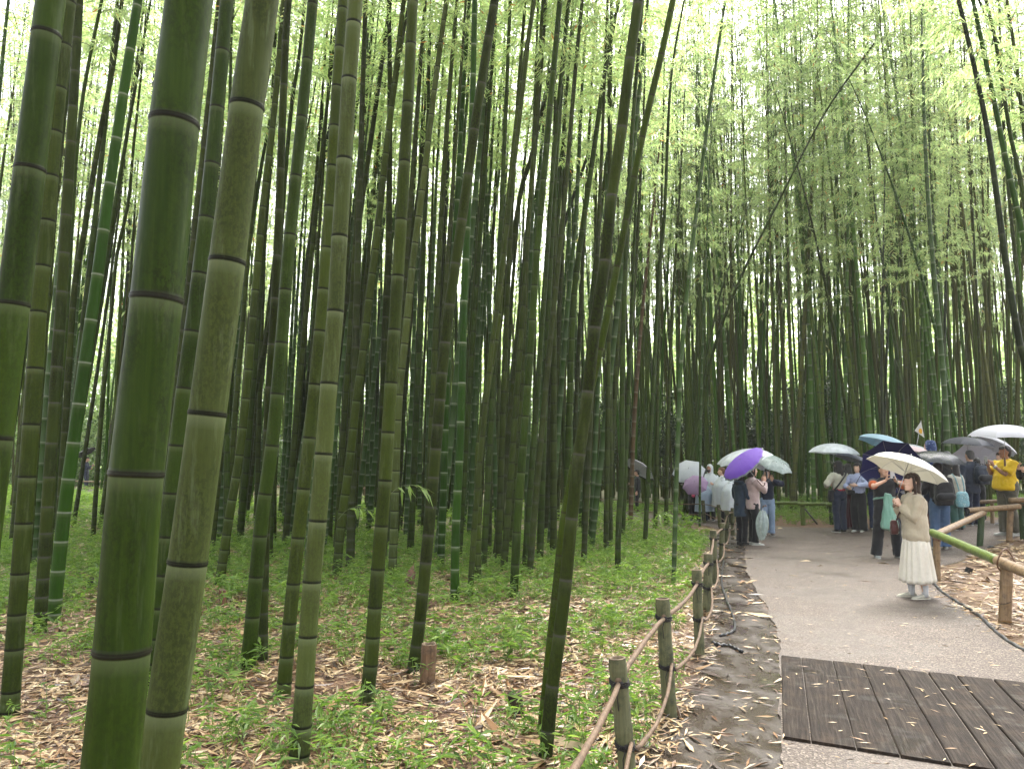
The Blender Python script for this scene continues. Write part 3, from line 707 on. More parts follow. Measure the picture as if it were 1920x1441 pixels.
T('olive culm leaning right in the middle of the grove', [(895, 1089), (897, 869), (902, 810), (919, 692), (931, 626), (942, 497), (954, 373), (967, 245), (984, 115), (1002, 0)], 14, 'o')
T('brown-mossy culm slanting right across its neighbours', [(915, 1040), (920, 800), (935, 620), (956, 490), (977, 358), (998, 288), (1031, 142), (1064, 7)], 13, 'y')
T('thin pale upright culm in the middle of the grove', [(930, 1000), (938, 560), (942, 330), (947, 0)], 8, 'p')
T('dark green culm with its foot on bare litter, mid grove', [(963, 1118), (970, 980), (977, 885), (985, 780), (994, 663), (1006, 480), (1013, 405), (1025, 270), (1044, 65), (1050, 0)], 16, 'm', nod=(1057, 997, 935, 885, 835, 780, 722, 663, 600, 535, 470, 405, 337, 270, 200, 133, 65))
T('green culm standing close behind the mid grove dark culm, left of a pair', [(984, 1066), (995, 900), (1010, 700), (1024, 500), (1038, 300), (1056, 100), (1066, 0)], 12, 'm')
T('mossy culm, right-hand one of the close mid-grove pair', [(993, 1076), (1004, 940), (1020, 760), (1040, 560), (1058, 380), (1080, 120), (1092, 0)], 12, 'y')
T('strongly slanted dark thin culm crossing behind the long leaning culm', [(990, 1000), (1003, 800), (1025, 600), (1054, 437), (1097, 305), (1134, 191), (1168, 100), (1210, 14)], 10, 'd')
T('slim culm left of the long leaning mossy culm', [(1011, 1035), (1022, 700), (1035, 520), (1045, 430), (1060, 208), (1075, 0)], 10, 'm')
T('green culm running up just inside the long leaning mossy culm', [(1030, 1030), (1062, 600), (1080, 400), (1092, 153), (1103, 0)], 11, 'g')
T('stout green culm behind the long leaning mossy culm', [(1058, 1050), (1068, 760), (1076, 560), (1094, 417), (1115, 271), (1133, 143), (1160, 0)], 14, 'm')
T('long leaning mossy brown culm with its foot low beside the rope fence', [(1022, 1426), (1036, 1285), (1049, 1190), (1061, 1087), (1071, 980), (1086, 852), (1102, 735), (1115, 615), (1134, 490), (1147, 368), (1166, 240), (1181, 113), (1197, 0)], 24, 'y', nod=(1370, 1285, 1190, 1087, 972, 852, 735, 615, 490, 368, 240, 113))
T('yellow-green twin crossing behind the long leaning mossy culm', [(1014, 1385), (1030, 1220), (1043, 1100), (1056, 980), (1080, 850), (1125, 655), (1157, 500), (1204, 258), (1240, 103), (1262, 0)], 15, 'l', nod=(655, 575, 500, 413, 333, 258, 180, 103, 24))
T('green culm right of the leaning twin pair', [(1095, 1000), (1108, 600), (1120, 458), (1149, 201), (1175, 0)], 11, 'm')
T('slim culm second to the right of the leaning twin pair', [(1139, 1000), (1160, 600), (1178, 330), (1186, 208), (1200, 0)], 10, 'o')
T('green culm with leafy sprigs at its foot, right of the leaning pair', [(1158, 1078), (1160, 980), (1166, 867), (1168, 640), (1182, 300), (1205, 0)], 11, 'm')
T('dead reddish-brown culm among the green ones', [(1182, 985), (1187, 830), (1193, 730), (1203, 600), (1215, 480), (1234, 300), (1245, 200), (1267, 80)], 9, 'x', 12, thin=True)
T('dark narrow culm at the grove edge before the path bend', [(1209, 1027), (1215, 900), (1224, 740), (1231, 600), (1238, 480), (1246, 400), (1258, 150), (1283, 0)], 9, 'm')
T('slim dark green culm standing free nearest the rope fence', [(1263, 1095), (1266, 980), (1270, 850), (1279, 650), (1296, 480), (1314, 330), (1335, 170), (1360, 0)], 9, 'g')
T('culm in front of the white umbrella beyond the grove', [(1249, 985), (1252, 800), (1262, 560), (1276, 330), (1292, 0)], 8, 'o')
T('leaning culm crossing the white umbrella, bent to the right', [(1281, 975), (1288, 915), (1300, 840), (1316, 765), (1325, 674), (1340, 595), (1359, 522), (1373, 483), (1398, 400), (1428, 310)], 7, 'm', 11, thin=True, crown=.6)
T('long thin culm arching right high over the path', [(1287, 968), (1300, 850, 22.4), (1335, 667, 21.6), (1387, 525, 20.8), (1455, 388, 20.0), (1545, 215, 19.0), (1640, 80, 18.2)], 7.5, 'm', 13, thin=True, crown=.93, tip=.42)
T('straight pencil-thin culm just left of the ponchos', [(1312, 986), (1313, 860), (1316, 700), (1324, 480), (1342, 0)], 4.6, 'g', thin=True)
# culms of the far wall and of the right edge that one can pick out
FW = 'culms one can pick out on the right side'
T('broad bright green upright culm in the wall above the umbrellas', [(1778, 972), (1776, 830), (1767, 684), (1750, 500), (1736, 300), (1727, 0)], 11, 'g', 16, grp=FW)
T('green culm close beside the broad bright upright one', [(1790, 963), (1780, 800), (1762, 560), (1745, 330), (1740, 100)], 7, 'm', 12, grp=FW)
T('near-black upright culm making the left arm of the crossing pair', [(1658, 965), (1653, 684), (1656, 480), (1660, 300), (1666, 184)], 6, 'd', 11, thin=True, grp=FW)
T('dark culm slanting right over the crossing above the navy umbrella', [(1655, 960), (1659, 760), (1667, 600), (1684, 500), (1702, 380), (1722, 260)], 6, 'd', 10, thin=True, grp=FW)
T('culm slanting left through the crossing above the navy umbrella', [(1712, 965), (1691, 742), (1668, 567), (1650, 460), (1630, 300), (1607, 149)], 8, 'm', 12, grp=FW)
T('dark thin culm rising to a tip above the pale blue umbrella', [(1765, 960), (1770, 700), (1774, 500), (1784, 320), (1795, 149)], 7, 'd', 12, thin=True, grp=FW)
T('thin culm right of the broad bright upright one, tip in the leaves', [(1852, 962), (1838, 700), (1829, 500), (1819, 300), (1812, 139)], 6, 'y', 12, thin=True, grp=FW)
T('dark near culm of the right edge, leaning left over the path', [(2030, 1096), (1958, 830), (1925, 690), (1910, 634), (1887, 500), (1871, 382), (1851, 243), (1822, 104), (1797, 0)], 14, 'd', 13, grp=FW)
T('bright green near culm of the right edge, leaning left', [(2052, 1092), (1990, 800), (1950, 600), (1920, 451), (1885, 295), (1857, 156), (1824, 0)], 14, 'g', 13, grp=FW)
T('slimmer green culm of the right edge between two thicker ones', [(2025, 1060), (1975, 750), (1935, 480), (1913, 333), (1895, 257), (1868, 87), (1849, 0)], 11, 'm', 13, grp=FW)
T('rightmost leaning culm at the top right corner', [(2060, 1050), (1990, 640), (1945, 380), (1920, 243), (1906, 121), (1888, 0)], 11, 'o', 13, grp=FW)
T('mossy culm at the right edge behind the yellow shirt', [(1965, 1010), (1935, 760), (1912, 560), (1893, 380), (1880, 200), (1872, 0)], 9, 'y', 14, grp=FW)

for k, (x, y, tx, lab) in enumerate(((10.6, 13.4, -3.6, 'culm off the right edge whose drooping crown hangs over the path bend'), (12.2, 12.6, -4.2, 'culm off the right edge whose crown fills the top right corner'),
        (11.6, 19.9, -3.2, 'culm beside the side path whose crown hangs beneath the sky gap'), (9.4, 21.3, -2.2, 'culm at the back of the path leaning out under the sky gap'), (10.2, 11.4, -2.4, 'culm by the island whose leaf sprays hang in the top right'))):
    H = 14.0; z = ground_z(x, y)
    me, P, S = culm_mesh('culm', [Vector((tx * f ** 1.7, -.25 * f * f, H * f * (1 - .07 * f * f))) for f in (0, .2, .4, .6, .8, 1)], .052, 12, STEM_M['mogym'[k]], 900 + k, 1, True)
    root = empty('bamboo', (x, y, z - .01)); tag(root, lab, 'bamboo', FW); o = link(bpy.data.objects.new('culm', me)); o.parent = root; place_crown(root, P, S, .45, k, False, 1.2); BASES.append((x, y))
# ------------------------------------------------------------------ the rest of the grove: ten culms copied
random.seed(21)
PROTO = []
for k in range(10):
    H = random.uniform(13.5, 16.5); lx = [.03, .06, .09, .045, .075, .12, -.02, .02, .10, .055][k]; bend = random.uniform(-.25, .6)
    pts = [Vector((0, 0, 0))] + [Vector((lx * H * f + bend * f ** 3 * 1.6, math.sin(k * 2.1) * .35 * f * f, H * f)) for f in (.2, .4, .6, .8, 1.0)]
    r = random.uniform(.047, .062)
    for m in 'mogymo'[k % 3:k % 3 + 3] + 'GOYGO'[k % 3:k % 3 + 2]:
        me, P, S = culm_mesh('culm', pts, r, 9, STEM_M[m], k, random.uniform(.9, 1.05), False, 1.25)
        PROTO.append((me, P, S, lx, m))
def far_edge_near(x): return 20.2 + (5 - x) * .667          # near side of the path behind the grove
cands = []
def try_add(x, y, kind, mind):
    for a, b in BASES:
        if (a - x) ** 2 + (b - y) ** 2 < mind * mind: return False
    BASES.append((x, y)); cands.append((x, y, kind)); return True
sd = lambda x, y, C: float(seg_dist(np.array([x]), np.array([y]), C)[0])
PLs, PRs, BHs = PL[::4], PR[::4], BHI[::4]
n = 0
while n < 330:                                     # near grove
    y = 10.6 + random.random() ** .8 * 30; x = random.uniform(-.72 * y - 1, 4.6)
    if y > far_edge_near(x) - .6: continue
    if sd(x, y, PLs) < .9: continue
    px, py = proj((x, y, 0))
    if not -70 < px < 1990: continue
    if px > 1168 and (y < 17.5 or random.random() < .75): continue
    if 138 < px < 186 or 196 < px < 215 and y > 30: continue
    if 820 < px < 845 and random.random() < .5: continue
    if not 560 < px < 1168 and random.random() < .3: continue
    if try_add(x, y, 'near', .36 if y < 20 else .42): n += 1
n = 0
while n < 860:                                     # beyond the path
    if random.random() < .66: x = random.uniform(3.5, 27)
    else: x = random.uniform(-34, 4)
    lo = max(far_edge_near(x) + 5.0, 20.3 if x > 8.2 else 0)
    y = lo + random.random() ** 1.35 * 24
    if x < 8.2 and y < 24.5 + (8.2 - x) * .1 and x > 4: 
        if sd(x, y, PRs) > -1.5: continue
    if sd(x, y, BHs) < 1.6 and x > 7: continue
    if sd(x, y, PRs) > -1.7: continue
    if abs(x) > .74 * y + 1: continue
    px, py = proj((x, y, 0))
    if not -70 < px < 1990: continue
    if x < 4 and 138 < px < 190 and random.random() < .8: continue
    if try_add(x, y, 'far', .36 if x > 3 else .6): n += 1
cands.sort(key=lambda c: math.hypot(c[0], c[1]))
LAB = {'near': ('slender green culm crowded deep inside the grove behind the ringed ones', 'slender culms crowded deep in the left grove'),
       'far': ('straight culm in the bamboo wall beyond the far side of the path', 'culms of the bamboo wall beyond the path')}
n_ind = 300 - 71
rest = cands[n_ind:]
ADJ = dict(m='green', o='olive', y='mossy', g='bright green', G='fresh green', O='olive green', Y='brown')
ORD = 'first second third fourth fifth sixth seventh eighth ninth tenth eleventh twelfth thirteenth fourteenth fifteenth sixteenth'.split()
MARKS = {'near': (900, [(-90, 'left photo edge'), (128, 'bright left culm'), (256, 'thickest culm'), (400, 'thick pale culm'), (499, 'stout ringed culm'), (603, 'long pale culm'), (722, 'black-ringed culm'), (811, 'mottled stump-side culm'), (860, 'straight bright culm'),
                        (976, 'dark mid culm'), (1082, 'long leaning culm'), (1185, 'dead reddish culm'), (1345, 'rope fence')]),
         'far': (850, [(-90, 'left photo edge'), (603, 'long pale culm'), (1082, 'long leaning culm'), (1186, 'dead reddish culm'), (1296, 'black-edged umbrella'), (1400, 'purple umbrella'), (1470, 'greenish clear umbrella'), (1564, 'clear dome umbrella'), (1663, 'pale blue umbrella'), (1717, 'pink umbrella'),
                       (1776, 'broad bright culm'), (1815, 'dark grey umbrella'), (1885, 'wide white umbrella'), (2020, 'right photo edge')])}
sel = []
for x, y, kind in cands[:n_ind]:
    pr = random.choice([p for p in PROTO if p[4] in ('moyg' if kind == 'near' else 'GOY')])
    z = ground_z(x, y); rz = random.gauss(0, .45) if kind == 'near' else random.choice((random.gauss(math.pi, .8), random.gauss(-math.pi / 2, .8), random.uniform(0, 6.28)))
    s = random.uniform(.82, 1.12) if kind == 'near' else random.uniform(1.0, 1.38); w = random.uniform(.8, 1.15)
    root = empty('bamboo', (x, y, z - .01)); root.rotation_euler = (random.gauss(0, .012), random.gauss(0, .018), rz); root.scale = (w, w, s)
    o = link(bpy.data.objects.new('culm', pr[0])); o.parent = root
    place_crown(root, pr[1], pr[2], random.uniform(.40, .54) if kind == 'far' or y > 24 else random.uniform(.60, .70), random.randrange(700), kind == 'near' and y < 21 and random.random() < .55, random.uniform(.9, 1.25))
    sel.append((kind, proj((x, y, MARKS[kind][0] * 0 + .8))[0], root, pr[4], math.hypot(x, y)))
used = {}
for kind in ('near', 'far'):
    for (a, na), (b, nb_) in zip(MARKS[kind][1][:-1], MARKS[kind][1][1:]):
        grp = sorted([q for q in sel if q[0] == kind and a <= q[1] < b], key=lambda q: q[1]); cnt = {}
        for q in grp:
            adj = ADJ[q[3]]; rng_ = 'slim' if q[4] > 24 else 'slender'; key = (adj, rng_); cnt[key] = cnt.get(key, 0) + 1; tot = sum(1 for z_ in grp if ADJ[z_[3]] == adj and (z_[4] > 24) == (q[4] > 24))
            o_ = '' if tot == 1 else (ORD[cnt[key] - 1] + ' '); tail = '' if tot == 1 else ' from left'
            lab = f"{o_}{rng_} {adj} culm{tail} between {na} and {nb_}" if kind == 'near' else f"{o_}{rng_} {adj} wall culm{tail} between {na} and {nb_}"
            tag(q[2], lab, 'bamboo', LAB[kind][1])
for q in sel:
    if not q[2].get('label'): tag(q[2], LAB[q[0]][0], 'bamboo', LAB[q[0]][1])
# what lies beyond the 300 largest
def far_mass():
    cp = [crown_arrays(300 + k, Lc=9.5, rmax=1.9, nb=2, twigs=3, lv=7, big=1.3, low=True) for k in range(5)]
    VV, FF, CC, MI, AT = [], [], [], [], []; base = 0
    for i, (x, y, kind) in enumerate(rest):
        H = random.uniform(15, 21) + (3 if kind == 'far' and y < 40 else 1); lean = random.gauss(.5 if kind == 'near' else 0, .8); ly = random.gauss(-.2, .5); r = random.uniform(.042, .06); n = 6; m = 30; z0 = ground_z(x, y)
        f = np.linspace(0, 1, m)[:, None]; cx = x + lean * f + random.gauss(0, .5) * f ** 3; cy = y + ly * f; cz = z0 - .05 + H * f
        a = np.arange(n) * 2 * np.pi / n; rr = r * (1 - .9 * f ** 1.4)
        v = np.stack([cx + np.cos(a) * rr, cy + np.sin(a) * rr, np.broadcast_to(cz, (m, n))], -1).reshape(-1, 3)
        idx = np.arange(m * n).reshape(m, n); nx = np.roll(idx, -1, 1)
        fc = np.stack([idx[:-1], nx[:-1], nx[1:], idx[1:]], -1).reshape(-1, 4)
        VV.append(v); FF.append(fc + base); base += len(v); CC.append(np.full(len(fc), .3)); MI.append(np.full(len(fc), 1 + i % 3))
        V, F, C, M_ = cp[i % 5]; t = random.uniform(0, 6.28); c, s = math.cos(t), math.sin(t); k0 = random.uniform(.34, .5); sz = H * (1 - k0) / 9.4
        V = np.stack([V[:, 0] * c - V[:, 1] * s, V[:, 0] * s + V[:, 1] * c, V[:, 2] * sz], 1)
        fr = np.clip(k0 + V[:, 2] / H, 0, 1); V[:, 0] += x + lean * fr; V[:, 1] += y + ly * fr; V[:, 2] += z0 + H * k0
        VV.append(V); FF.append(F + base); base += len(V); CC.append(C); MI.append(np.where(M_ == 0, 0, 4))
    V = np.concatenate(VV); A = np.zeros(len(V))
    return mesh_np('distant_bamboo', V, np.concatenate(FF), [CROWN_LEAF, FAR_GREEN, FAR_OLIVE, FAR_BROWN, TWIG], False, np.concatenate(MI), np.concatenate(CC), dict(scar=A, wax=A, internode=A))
tag(link(bpy.data.objects.new('distant_bamboo', far_mass())), 'mass of far bamboo stems and foliage closing the grove behind', 'bamboo grove', kind='stuff')
# broad-leaved shrubs behind the wall
def shrub(x, y, w, h, seed, label, n=2600):
    g = np.random.default_rng(seed); root = empty('shrub', (x, y, float(gz(x, y)))); tag(root, label, 'shrub', 'dark shrubs behind the bamboo')
    cl = g.normal(0, 1, (26, 3)); cl = unit(cl) * g.random((26, 1)) ** .4 * np.array([w, w * .6, h * .5]); cl[:, 2] += h * .55
    k = g.integers(0, 26, n); P = cl[k] + g.normal(0, .28, (n, 3)) * np.array([1, 1, .8]); P[:, 2] = np.maximum(P[:, 2], .1)
    D = unit(g.normal(0, 1, (n, 3)) + np.array([0, 0, -.2])); Nn = unit(g.normal(0, .6, (n, 3)) + np.array([0, 0, 1.]))
    V, F = leaf_quads(P, D, Nn, g.uniform(.12, .22, n), g.uniform(.05, .09, n))
    o = link(bpy.data.objects.new('crown', mesh_np('crown', V, F, SHRUB_LEAF, False, fcol=g.random(n)))); o.parent = root
    mb = MB()
    for c in cl[:9]: mb.tube([(0, 0, -.05), (c[0] * .3, c[1] * .3, c[2] * .5), tuple(c)], [.05, .03, .012], 6)
    mb.build('trunk', TWIG, root)
shrub(10.6, 31.5, 2.2, 4.6, 1, 'dark broad-leaved shrub behind the wall, over the clear umbrella', 5200)
shrub(14.5, 33, 2.6, 5.0, 2, 'dark broad-leaved shrub behind the wall, over the pale blue umbrella', 5200)
shrub(7.2, 33, 2.2, 4.6, 3, 'dark shrub behind the wall over the purple umbrella', 5200)
shrub(3.2, 36, 3.0, 5.0, 4, 'dark shrub beyond the grove above the white umbrella', 5200)
shrub(20.5, 31.5, 2.6, 4.4, 5, 'dark shrub behind the bamboo wall at the right edge', 5200)

def thicket():
    g = np.random.default_rng(77); n1, n2 = 260000, 130000; n = n1 + n2
    x = -62 + 124 * g.random(n); y = 49 + g.random(n) * 10 + np.where(x < 0, 4, 0)
    z = np.concatenate([(g.random(n1) ** .8) * (13 + 3 * np.sin(x[:n1] * .5)), g.random(n2) ** 1.3 * 6])
    P = np.stack([x, y, z], 1) + g.normal(0, .4, (n, 3)); P[:, 2] = np.maximum(P[:, 2], .1)
    D = unit(g.normal(0, 1, (n, 3)) + np.array([0, 0, -.5])); Nn = unit(g.normal(0, .7, (n, 3)) + np.array([0, -.3, 1.]))
    V, F = leaf_quads(P, D, Nn, g.uniform(.3, .6, n), g.uniform(.08, .16, n))
    return mesh_np('far_woodland', V, F, [CROWN_LEAF, SEED_LEAF], False, np.concatenate([np.zeros(n1, int), np.ones(n2, int)]), g.random(n) * .9)
tag(link(bpy.data.objects.new('far_woodland', thicket())), 'pale green woodland showing through the gaps far behind the stems', 'woodland', kind='stuff')
# ------------------------------------------------------------------ fences and small things
def mat_cut(name, a, b_, rough=.55, scale=70, moss=None):
    m, nt, b, o = nodes(name)
    fib = nz(nt, coords(nt, 'Object', (1, 1, .06)), scale, 4, .65); pt = nz(nt, coords(nt), 14, 4, .7)
    c = mix(nt, ramp(nt, fib, [(.3, (0, 0, 0)), (.7, (1, 1, 1))]), a, b_)
    c = mix(nt, ramp(nt, pt, [(.48, (0, 0, 0)), (.68, (.8, .8, .8))]), c, moss or [x * .35 for x in a])
    L(nt, c, b.inputs['Base Color']); b.inputs['Roughness'].default_value = rough; b.inputs['Specular IOR Level'].default_value = .3
    bump(nt, b, fib, .35, .002); return m
POST_OLD = mat_cut('old_post_bamboo', (.050, .052, .022), (.105, .105, .050), .65, 70, (.018, .022, .010))
POST_TAN = mat_cut('tan_bamboo', (.125, .078, .040), (.235, .158, .085), .5, 60, (.07, .045, .025))
POST_GREEN = mat_cut('fresh_green_bamboo', (.065, .10, .014), (.115, .155, .028), .45, 60, (.045, .07, .014))
POST_DARK = mat_cut('dark_green_bamboo', (.016, .035, .010), (.035, .06, .018), .45, 60)
STICK = mat_cut('peeled_stick', (.075, .045, .025), (.15, .098, .058), .7, 60, (.05, .032, .02))
CUT = mat_cut('cut_end', (.10, .07, .04), (.18, .13, .08), .7, 90)
CORD = mat_plain('black_twine', (.010, .008, .007), .8, .4, 60)
VINE = mat_plain('wrapped_vine', (.10, .05, .025), .55, .35, 60)
BLACK = mat_plain('black_rubber_and_bore_shade', (.012, .012, .013), .45, .3, 40)

def post(parent, base, top, r, mat, nodes_at=(.3, .75), hollow=True, n=16):
    base, top = Vector(base), Vector(top); ax = top - base; Ln = ax.length; mb = MB(); pts = [base - ax.normalized() * .05]; rad = [r]
    ev = [(0, 1)]
    for f in nodes_at: ev += [(f - .03 / Ln, 1), (f - .012 / Ln, 1.03), (f, 1.07), (f + .008 / Ln, 1.0), (f + .016 / Ln, 1.05), (f + .03 / Ln, .99)]
    ev += [(1, 1)]
    for f, k in ev: pts.append(base + ax * f); rad.append(r * k)
    mb.tube(pts, rad, n, cap=False)
    if hollow:                       # cut top with a rim and a diaphragm just below
        t = ax.normalized(); u = t.orthogonal().normalized(); w = t.cross(u)
        ring = lambda h, rr: [top + t * h + (u * math.cos(a) + w * math.sin(a)) * rr for a in [2 * math.pi * k / n for k in range(n)]]
        mb.loft([ring(-.0005, r * .999), ring(.003, r * .96), ring(.003, r * .76), ring(-.03, r * .74)], cap=False, mi=1)
        R_ = ring(-.03, r * .74); mb.add(R_, [tuple(range(n))], 1)
    o = mb.build('post', [mat, CUT], parent); return o
def lashing(parent, c, ax, r, mat=None, seed=0, turns=3, tails=True):
    """cord wound round a post and knotted"""
    rs = random.Random(seed); c = Vector(c); ax = Vector(ax).normalized(); u = ax.orthogonal().normalized(); w = ax.cross(u); mb = MB(); pts = []
    for k in range(turns * 12 + 1):
        a = 2 * math.pi * k / 12; pts.append(c + ax * (-.014 + .028 * k / (turns * 12) + .012 * math.sin(a)) + (u * math.cos(a) + w * math.sin(a)) * (r + .004))
    mb.tube(pts, .0042, 6)
    k0 = c + Vector((.0, -r - .006, 0))
    mb.ball(k0, (.016, .012, .018), 8, 5)
    if tails:
        for sx in (-1, 1): mb.tube([k0, k0 + Vector((sx * .03, -.012, .012)), k0 + Vector((sx * .055, -.01, rs.uniform(-.03, .01)))], [.004, .0035, .003], 5)
        mb.tube([k0, k0 + Vector((-.02, -.012, -.05)), k0 + Vector((-.012, -.008, -.12))], [.0035, .003, .0025], 5)
    return mb.build('lashing', mat or CORD, parent)
def stick(parent, a, b, sag, r, mat, seed=0, side=0.0, name='rail'):
    rs = random.Random(seed); a, b = Vector(a), Vector(b); pts = []; rad = []; n = 16
    perp = (b - a).cross(Vector((0, 0, 1))).normalized()
    for k in range(n + 1):
        f = k / n; p = a.lerp(b, f); p.z -= sag * 4 * f * (1 - f); p += perp * side * math.sin(math.pi * f)
        p += Vector((rs.uniform(-1, 1), rs.uniform(-1, 1), rs.uniform(-1, 1))) * .002; pts.append(p); rad.append(r * (1.14 if k % 5 == 2 else 1) * (1 - .15 * f))
    mb = MB(); mb.tube(pts, rad, 8); return mb.build(name, mat, parent)

# low rope-lashed fence along the left of the path
lf = empty('rope_fence', (0.3, 3, 0)); tag(lf, 'low weathered bamboo post fence with thin lashed rails along the left path edge', 'fence')
def rel(o, parent): o.matrix_parent_inverse = Matrix.Translation(-parent.location); return o
PX = [((1183, 1515), (1157, 1233), 32), ((1256, 1341), (1242, 1122), 26), ((1312, 1228), (1306, 1068), 18), ((1326, 1148), (1328, 1038), 16.5), ((1340, 1093), (1337, 994), 12.5),
      ((1353, 1048), (1354, 980), 9.5), ((1363, 1016), (1363, 957), 8.5), ((1374, 1003), (1374, 952), 8), ((1350, 989), (1347, 946), 7), ((1321, 981), (1318, 938), 6.5)]
posts = []
for i, (b_, t_, w) in enumerate(PX):
    g = G(*b_); g = G(*b_, z=ground_z(g.x, g.y)); t = W(*t_, g.y + .01); posts.append((g, t, w * g.y / FPX / 2))
p0 = (Vector((.02, 2.15, 0)), Vector((.0, 2.1, .70)), .045)
posts = [p0] + posts
last = posts[-1][0]; prev = last
for q in offs(PL, .40):
    if q.y > 21.6 and (q - prev).length > 1.9 and q.x > .5: z = ground_z(q.x, q.y); posts.append((Vector((q.x, q.y, z)), Vector((q.x, q.y, z + .62)), .045)); prev = q
for i, (a, t, r) in enumerate(posts):
    rel(post(lf, a, t, r, POST_OLD, (.12, .52, .93), n=18 if i < 4 else 10), lf)
    ax = t - a
    if i < 9:
        rel(lashing(lf, a + ax * .84, ax, r, seed=i), lf); rel(lashing(lf, a + ax * .42, ax, r, seed=i + 50), lf)
for i in range(len(posts) - 1):
    (a, t, r), (a2, t2, r2) = posts[i], posts[i + 1]; d1, d2 = t - a, t2 - a2; fr = Vector((0, -1, 0))
    o = Vector((-.2, -1, 0)).normalized()
    rel(stick(lf, a + d1 * .86 + o * (r + .01), a2 + d2 * .84 + o * (r2 + .004), -.02 if i % 2 else .035, .0155 if i < 6 else .013, STICK, i), lf)
    rel(stick(lf, a + d1 * .40 + Vector((1, -.4, 0)).normalized() * (r + .01), a2 + d2 * .45 + Vector((.6, -1, 0)).normalized() * (r2 + .004), .05, .012, STICK, i + 30, .03), lf)
# far fence beyond the grove
ff = empty('rail_fence', (-10, 31, 0)); tag(ff, 'pale two-rail fence crossing far behind the grove on the left', 'fence'); prev = None; k = 0; q0 = None
for q in offs(PL, .55):
    if q.y < 24 or q.x > -.2 or q.x < -28: continue
    if prev is None or (q - prev).length > 2.2:
        z = ground_z(q.x, q.y); rel(post(ff, (q.x, q.y, z), (q.x, q.y, z + .72), .045, POST_TAN, (.4, .8), n=8), ff)
        if prev is not None:
            for h, mt in ((.66, STICK), (.34, STICK)): rel(stick(ff, (prev.x, prev.y - .06, ground_z(prev.x, prev.y) + h), (q.x, q.y - .06, z + h), 0, .034, POST_TAN, k), ff)
        prev = q; k += 1
def pole(parent, a, b, r, mat, n=14, seg=.33, name='rail', open_end=False, seed=0):
    """a bamboo pole laid as a rail, with its nodes"""
    a, b = Vector(a), Vector(b); Ln = (b - a).length; mb = MB(); pts = [a]; rad = [r]; s = .1 + (seed % 5) * .05
    while s < Ln - .05:
        for ds, k in ((-.03, 1), (-.008, 1.05), (0, .99), (.008, 1.05), (.03, 1)): pts.append(a.lerp(b, (s + ds) / Ln)); rad.append(r * k)
        s += seg
    pts.append(b); rad.append(r * .97)
    mb.tube(pts, rad, n, cap=not open_end)
    if open_end:  # hollow end blackened throughout, shade of the bore put into its colour
        t = (a - b).normalized(); u = t.orthogonal().normalized(); w = t.cross(u)
        ring = lambda h, rr, p=a: [p + t * h + (u * math.cos(x) + w * math.sin(x)) * rr for x in [2 * math.pi * k / n for k in range(n)]]
        mb.loft([ring(0, r), ring(.002, r * .78), ring(-.12, r * .75)], cap=False, mi=1); mb.add(ring(-.12, r * .75), [tuple(range(n))], 1)
        mb.add([b + (u * math.cos(x) + w * math.sin(x)) * r * .97 for x in [2 * math.pi * k / n for k in range(n)]], [tuple(range(n))])
    o = mb.build(name, [mat, BLACK], parent); return o
def gp(px, py):
    g = G(px, py)
    for _ in range(4): g = G(px, py, ground_z(g.x, g.y))
    return g
isf = empty('pole_fence', (6, 9, 0)); tag(isf, 'stout bamboo pole fence, green and tan rails, round the island on the right', 'fence')
def ipost(b_, t_, w, mat, nn=(.35, .8)):
    g = gp(*b_); t = W(*t_, g.y); rel(post(isf, g, t, w * g.y / FPX / 2, mat, nn), isf); return g, t, w * g.y / FPX / 2
r1 = ipost((1884, 1166), (1888, 1052), 21, POST_TAN, (.33, .62, .9)); r2_ = ipost((1757, 1090), (1756, 1004), 12, POST_TAN, (.5, .85))
r3 = ipost((1837, 1027), (1841, 958), 11, POST_DARK); r4 = ipost((1892, 1016), (1895, 950), 10.5, POST_TAN); r5 = ipost((1861, 981), (1860, 942), 7, POST_TAN); r6 = ipost((1920, 1010), (1916, 940), 13, POST_DARK)
pA = W(1748, 998, r2_[0].y - .06); pB = W(1884, 1056, r1[0].y - .05); pC = pB + (pB - pA).normalized() * 1.6
pM = pA.lerp(pB, .93)
rel(pole(isf, pA, pM, .052, POST_GREEN, seg=.3), isf); rel(pole(isf, pM, pC, .053, POST_TAN, seg=.36, seed=2), isf)
rel(post(isf, (pC.x - .08, pC.y + .12, ground_z(pC.x, pC.y)), (pC.x - .08, pC.y + .12, pC.z + .03), .055, POST_TAN), isf)
pD = W(1757, 1001, r2_[0].y + .08); pE = W(1846, 960, r3[0].y - .08); rel(pole(isf, pD, pE, .048, POST_TAN, seg=.27), isf)
pF = W(1815, 957, r3[0].y - .22); pG = W(1912, 949, r4[0].y - .12); rel(pole(isf, pF, pG, .050, POST_TAN, open_end=True, seg=.34), isf)
pH = W(1834, 941, r5[0].y - .08); pI = W(1902, 937, r5[0].y - .1); rel(pole(isf, pH, pI, .042, POST_TAN), isf)
pJ = W(1893, 938, r6[0].y - .15); pK = W(1990, 934, r6[0].y - .2); rel(pole(isf, pJ, pK, .05, POST_TAN, seed=1), isf)
for (a, t, r), sd_ in ((r1, 1), (r2_, 2), (r3, 3), (r4, 4), (r6, 5)):
    rel(lashing(isf, t - Vector((0, 0, .05)), (0, 0, 1), r + .004, VINE, sd_, 4, False), isf)
mb = MB(); c = pB + Vector((0, 0, .03)); mb.tube([c + Vector((math.cos(x) * .085, -.02 + .03 * math.sin(x * 2), math.sin(x) * .12)) for x in [R(-60 + k * 20) for k in range(16)]], .008, 6); rel(mb.build('tie_loop', VINE, isf), isf)
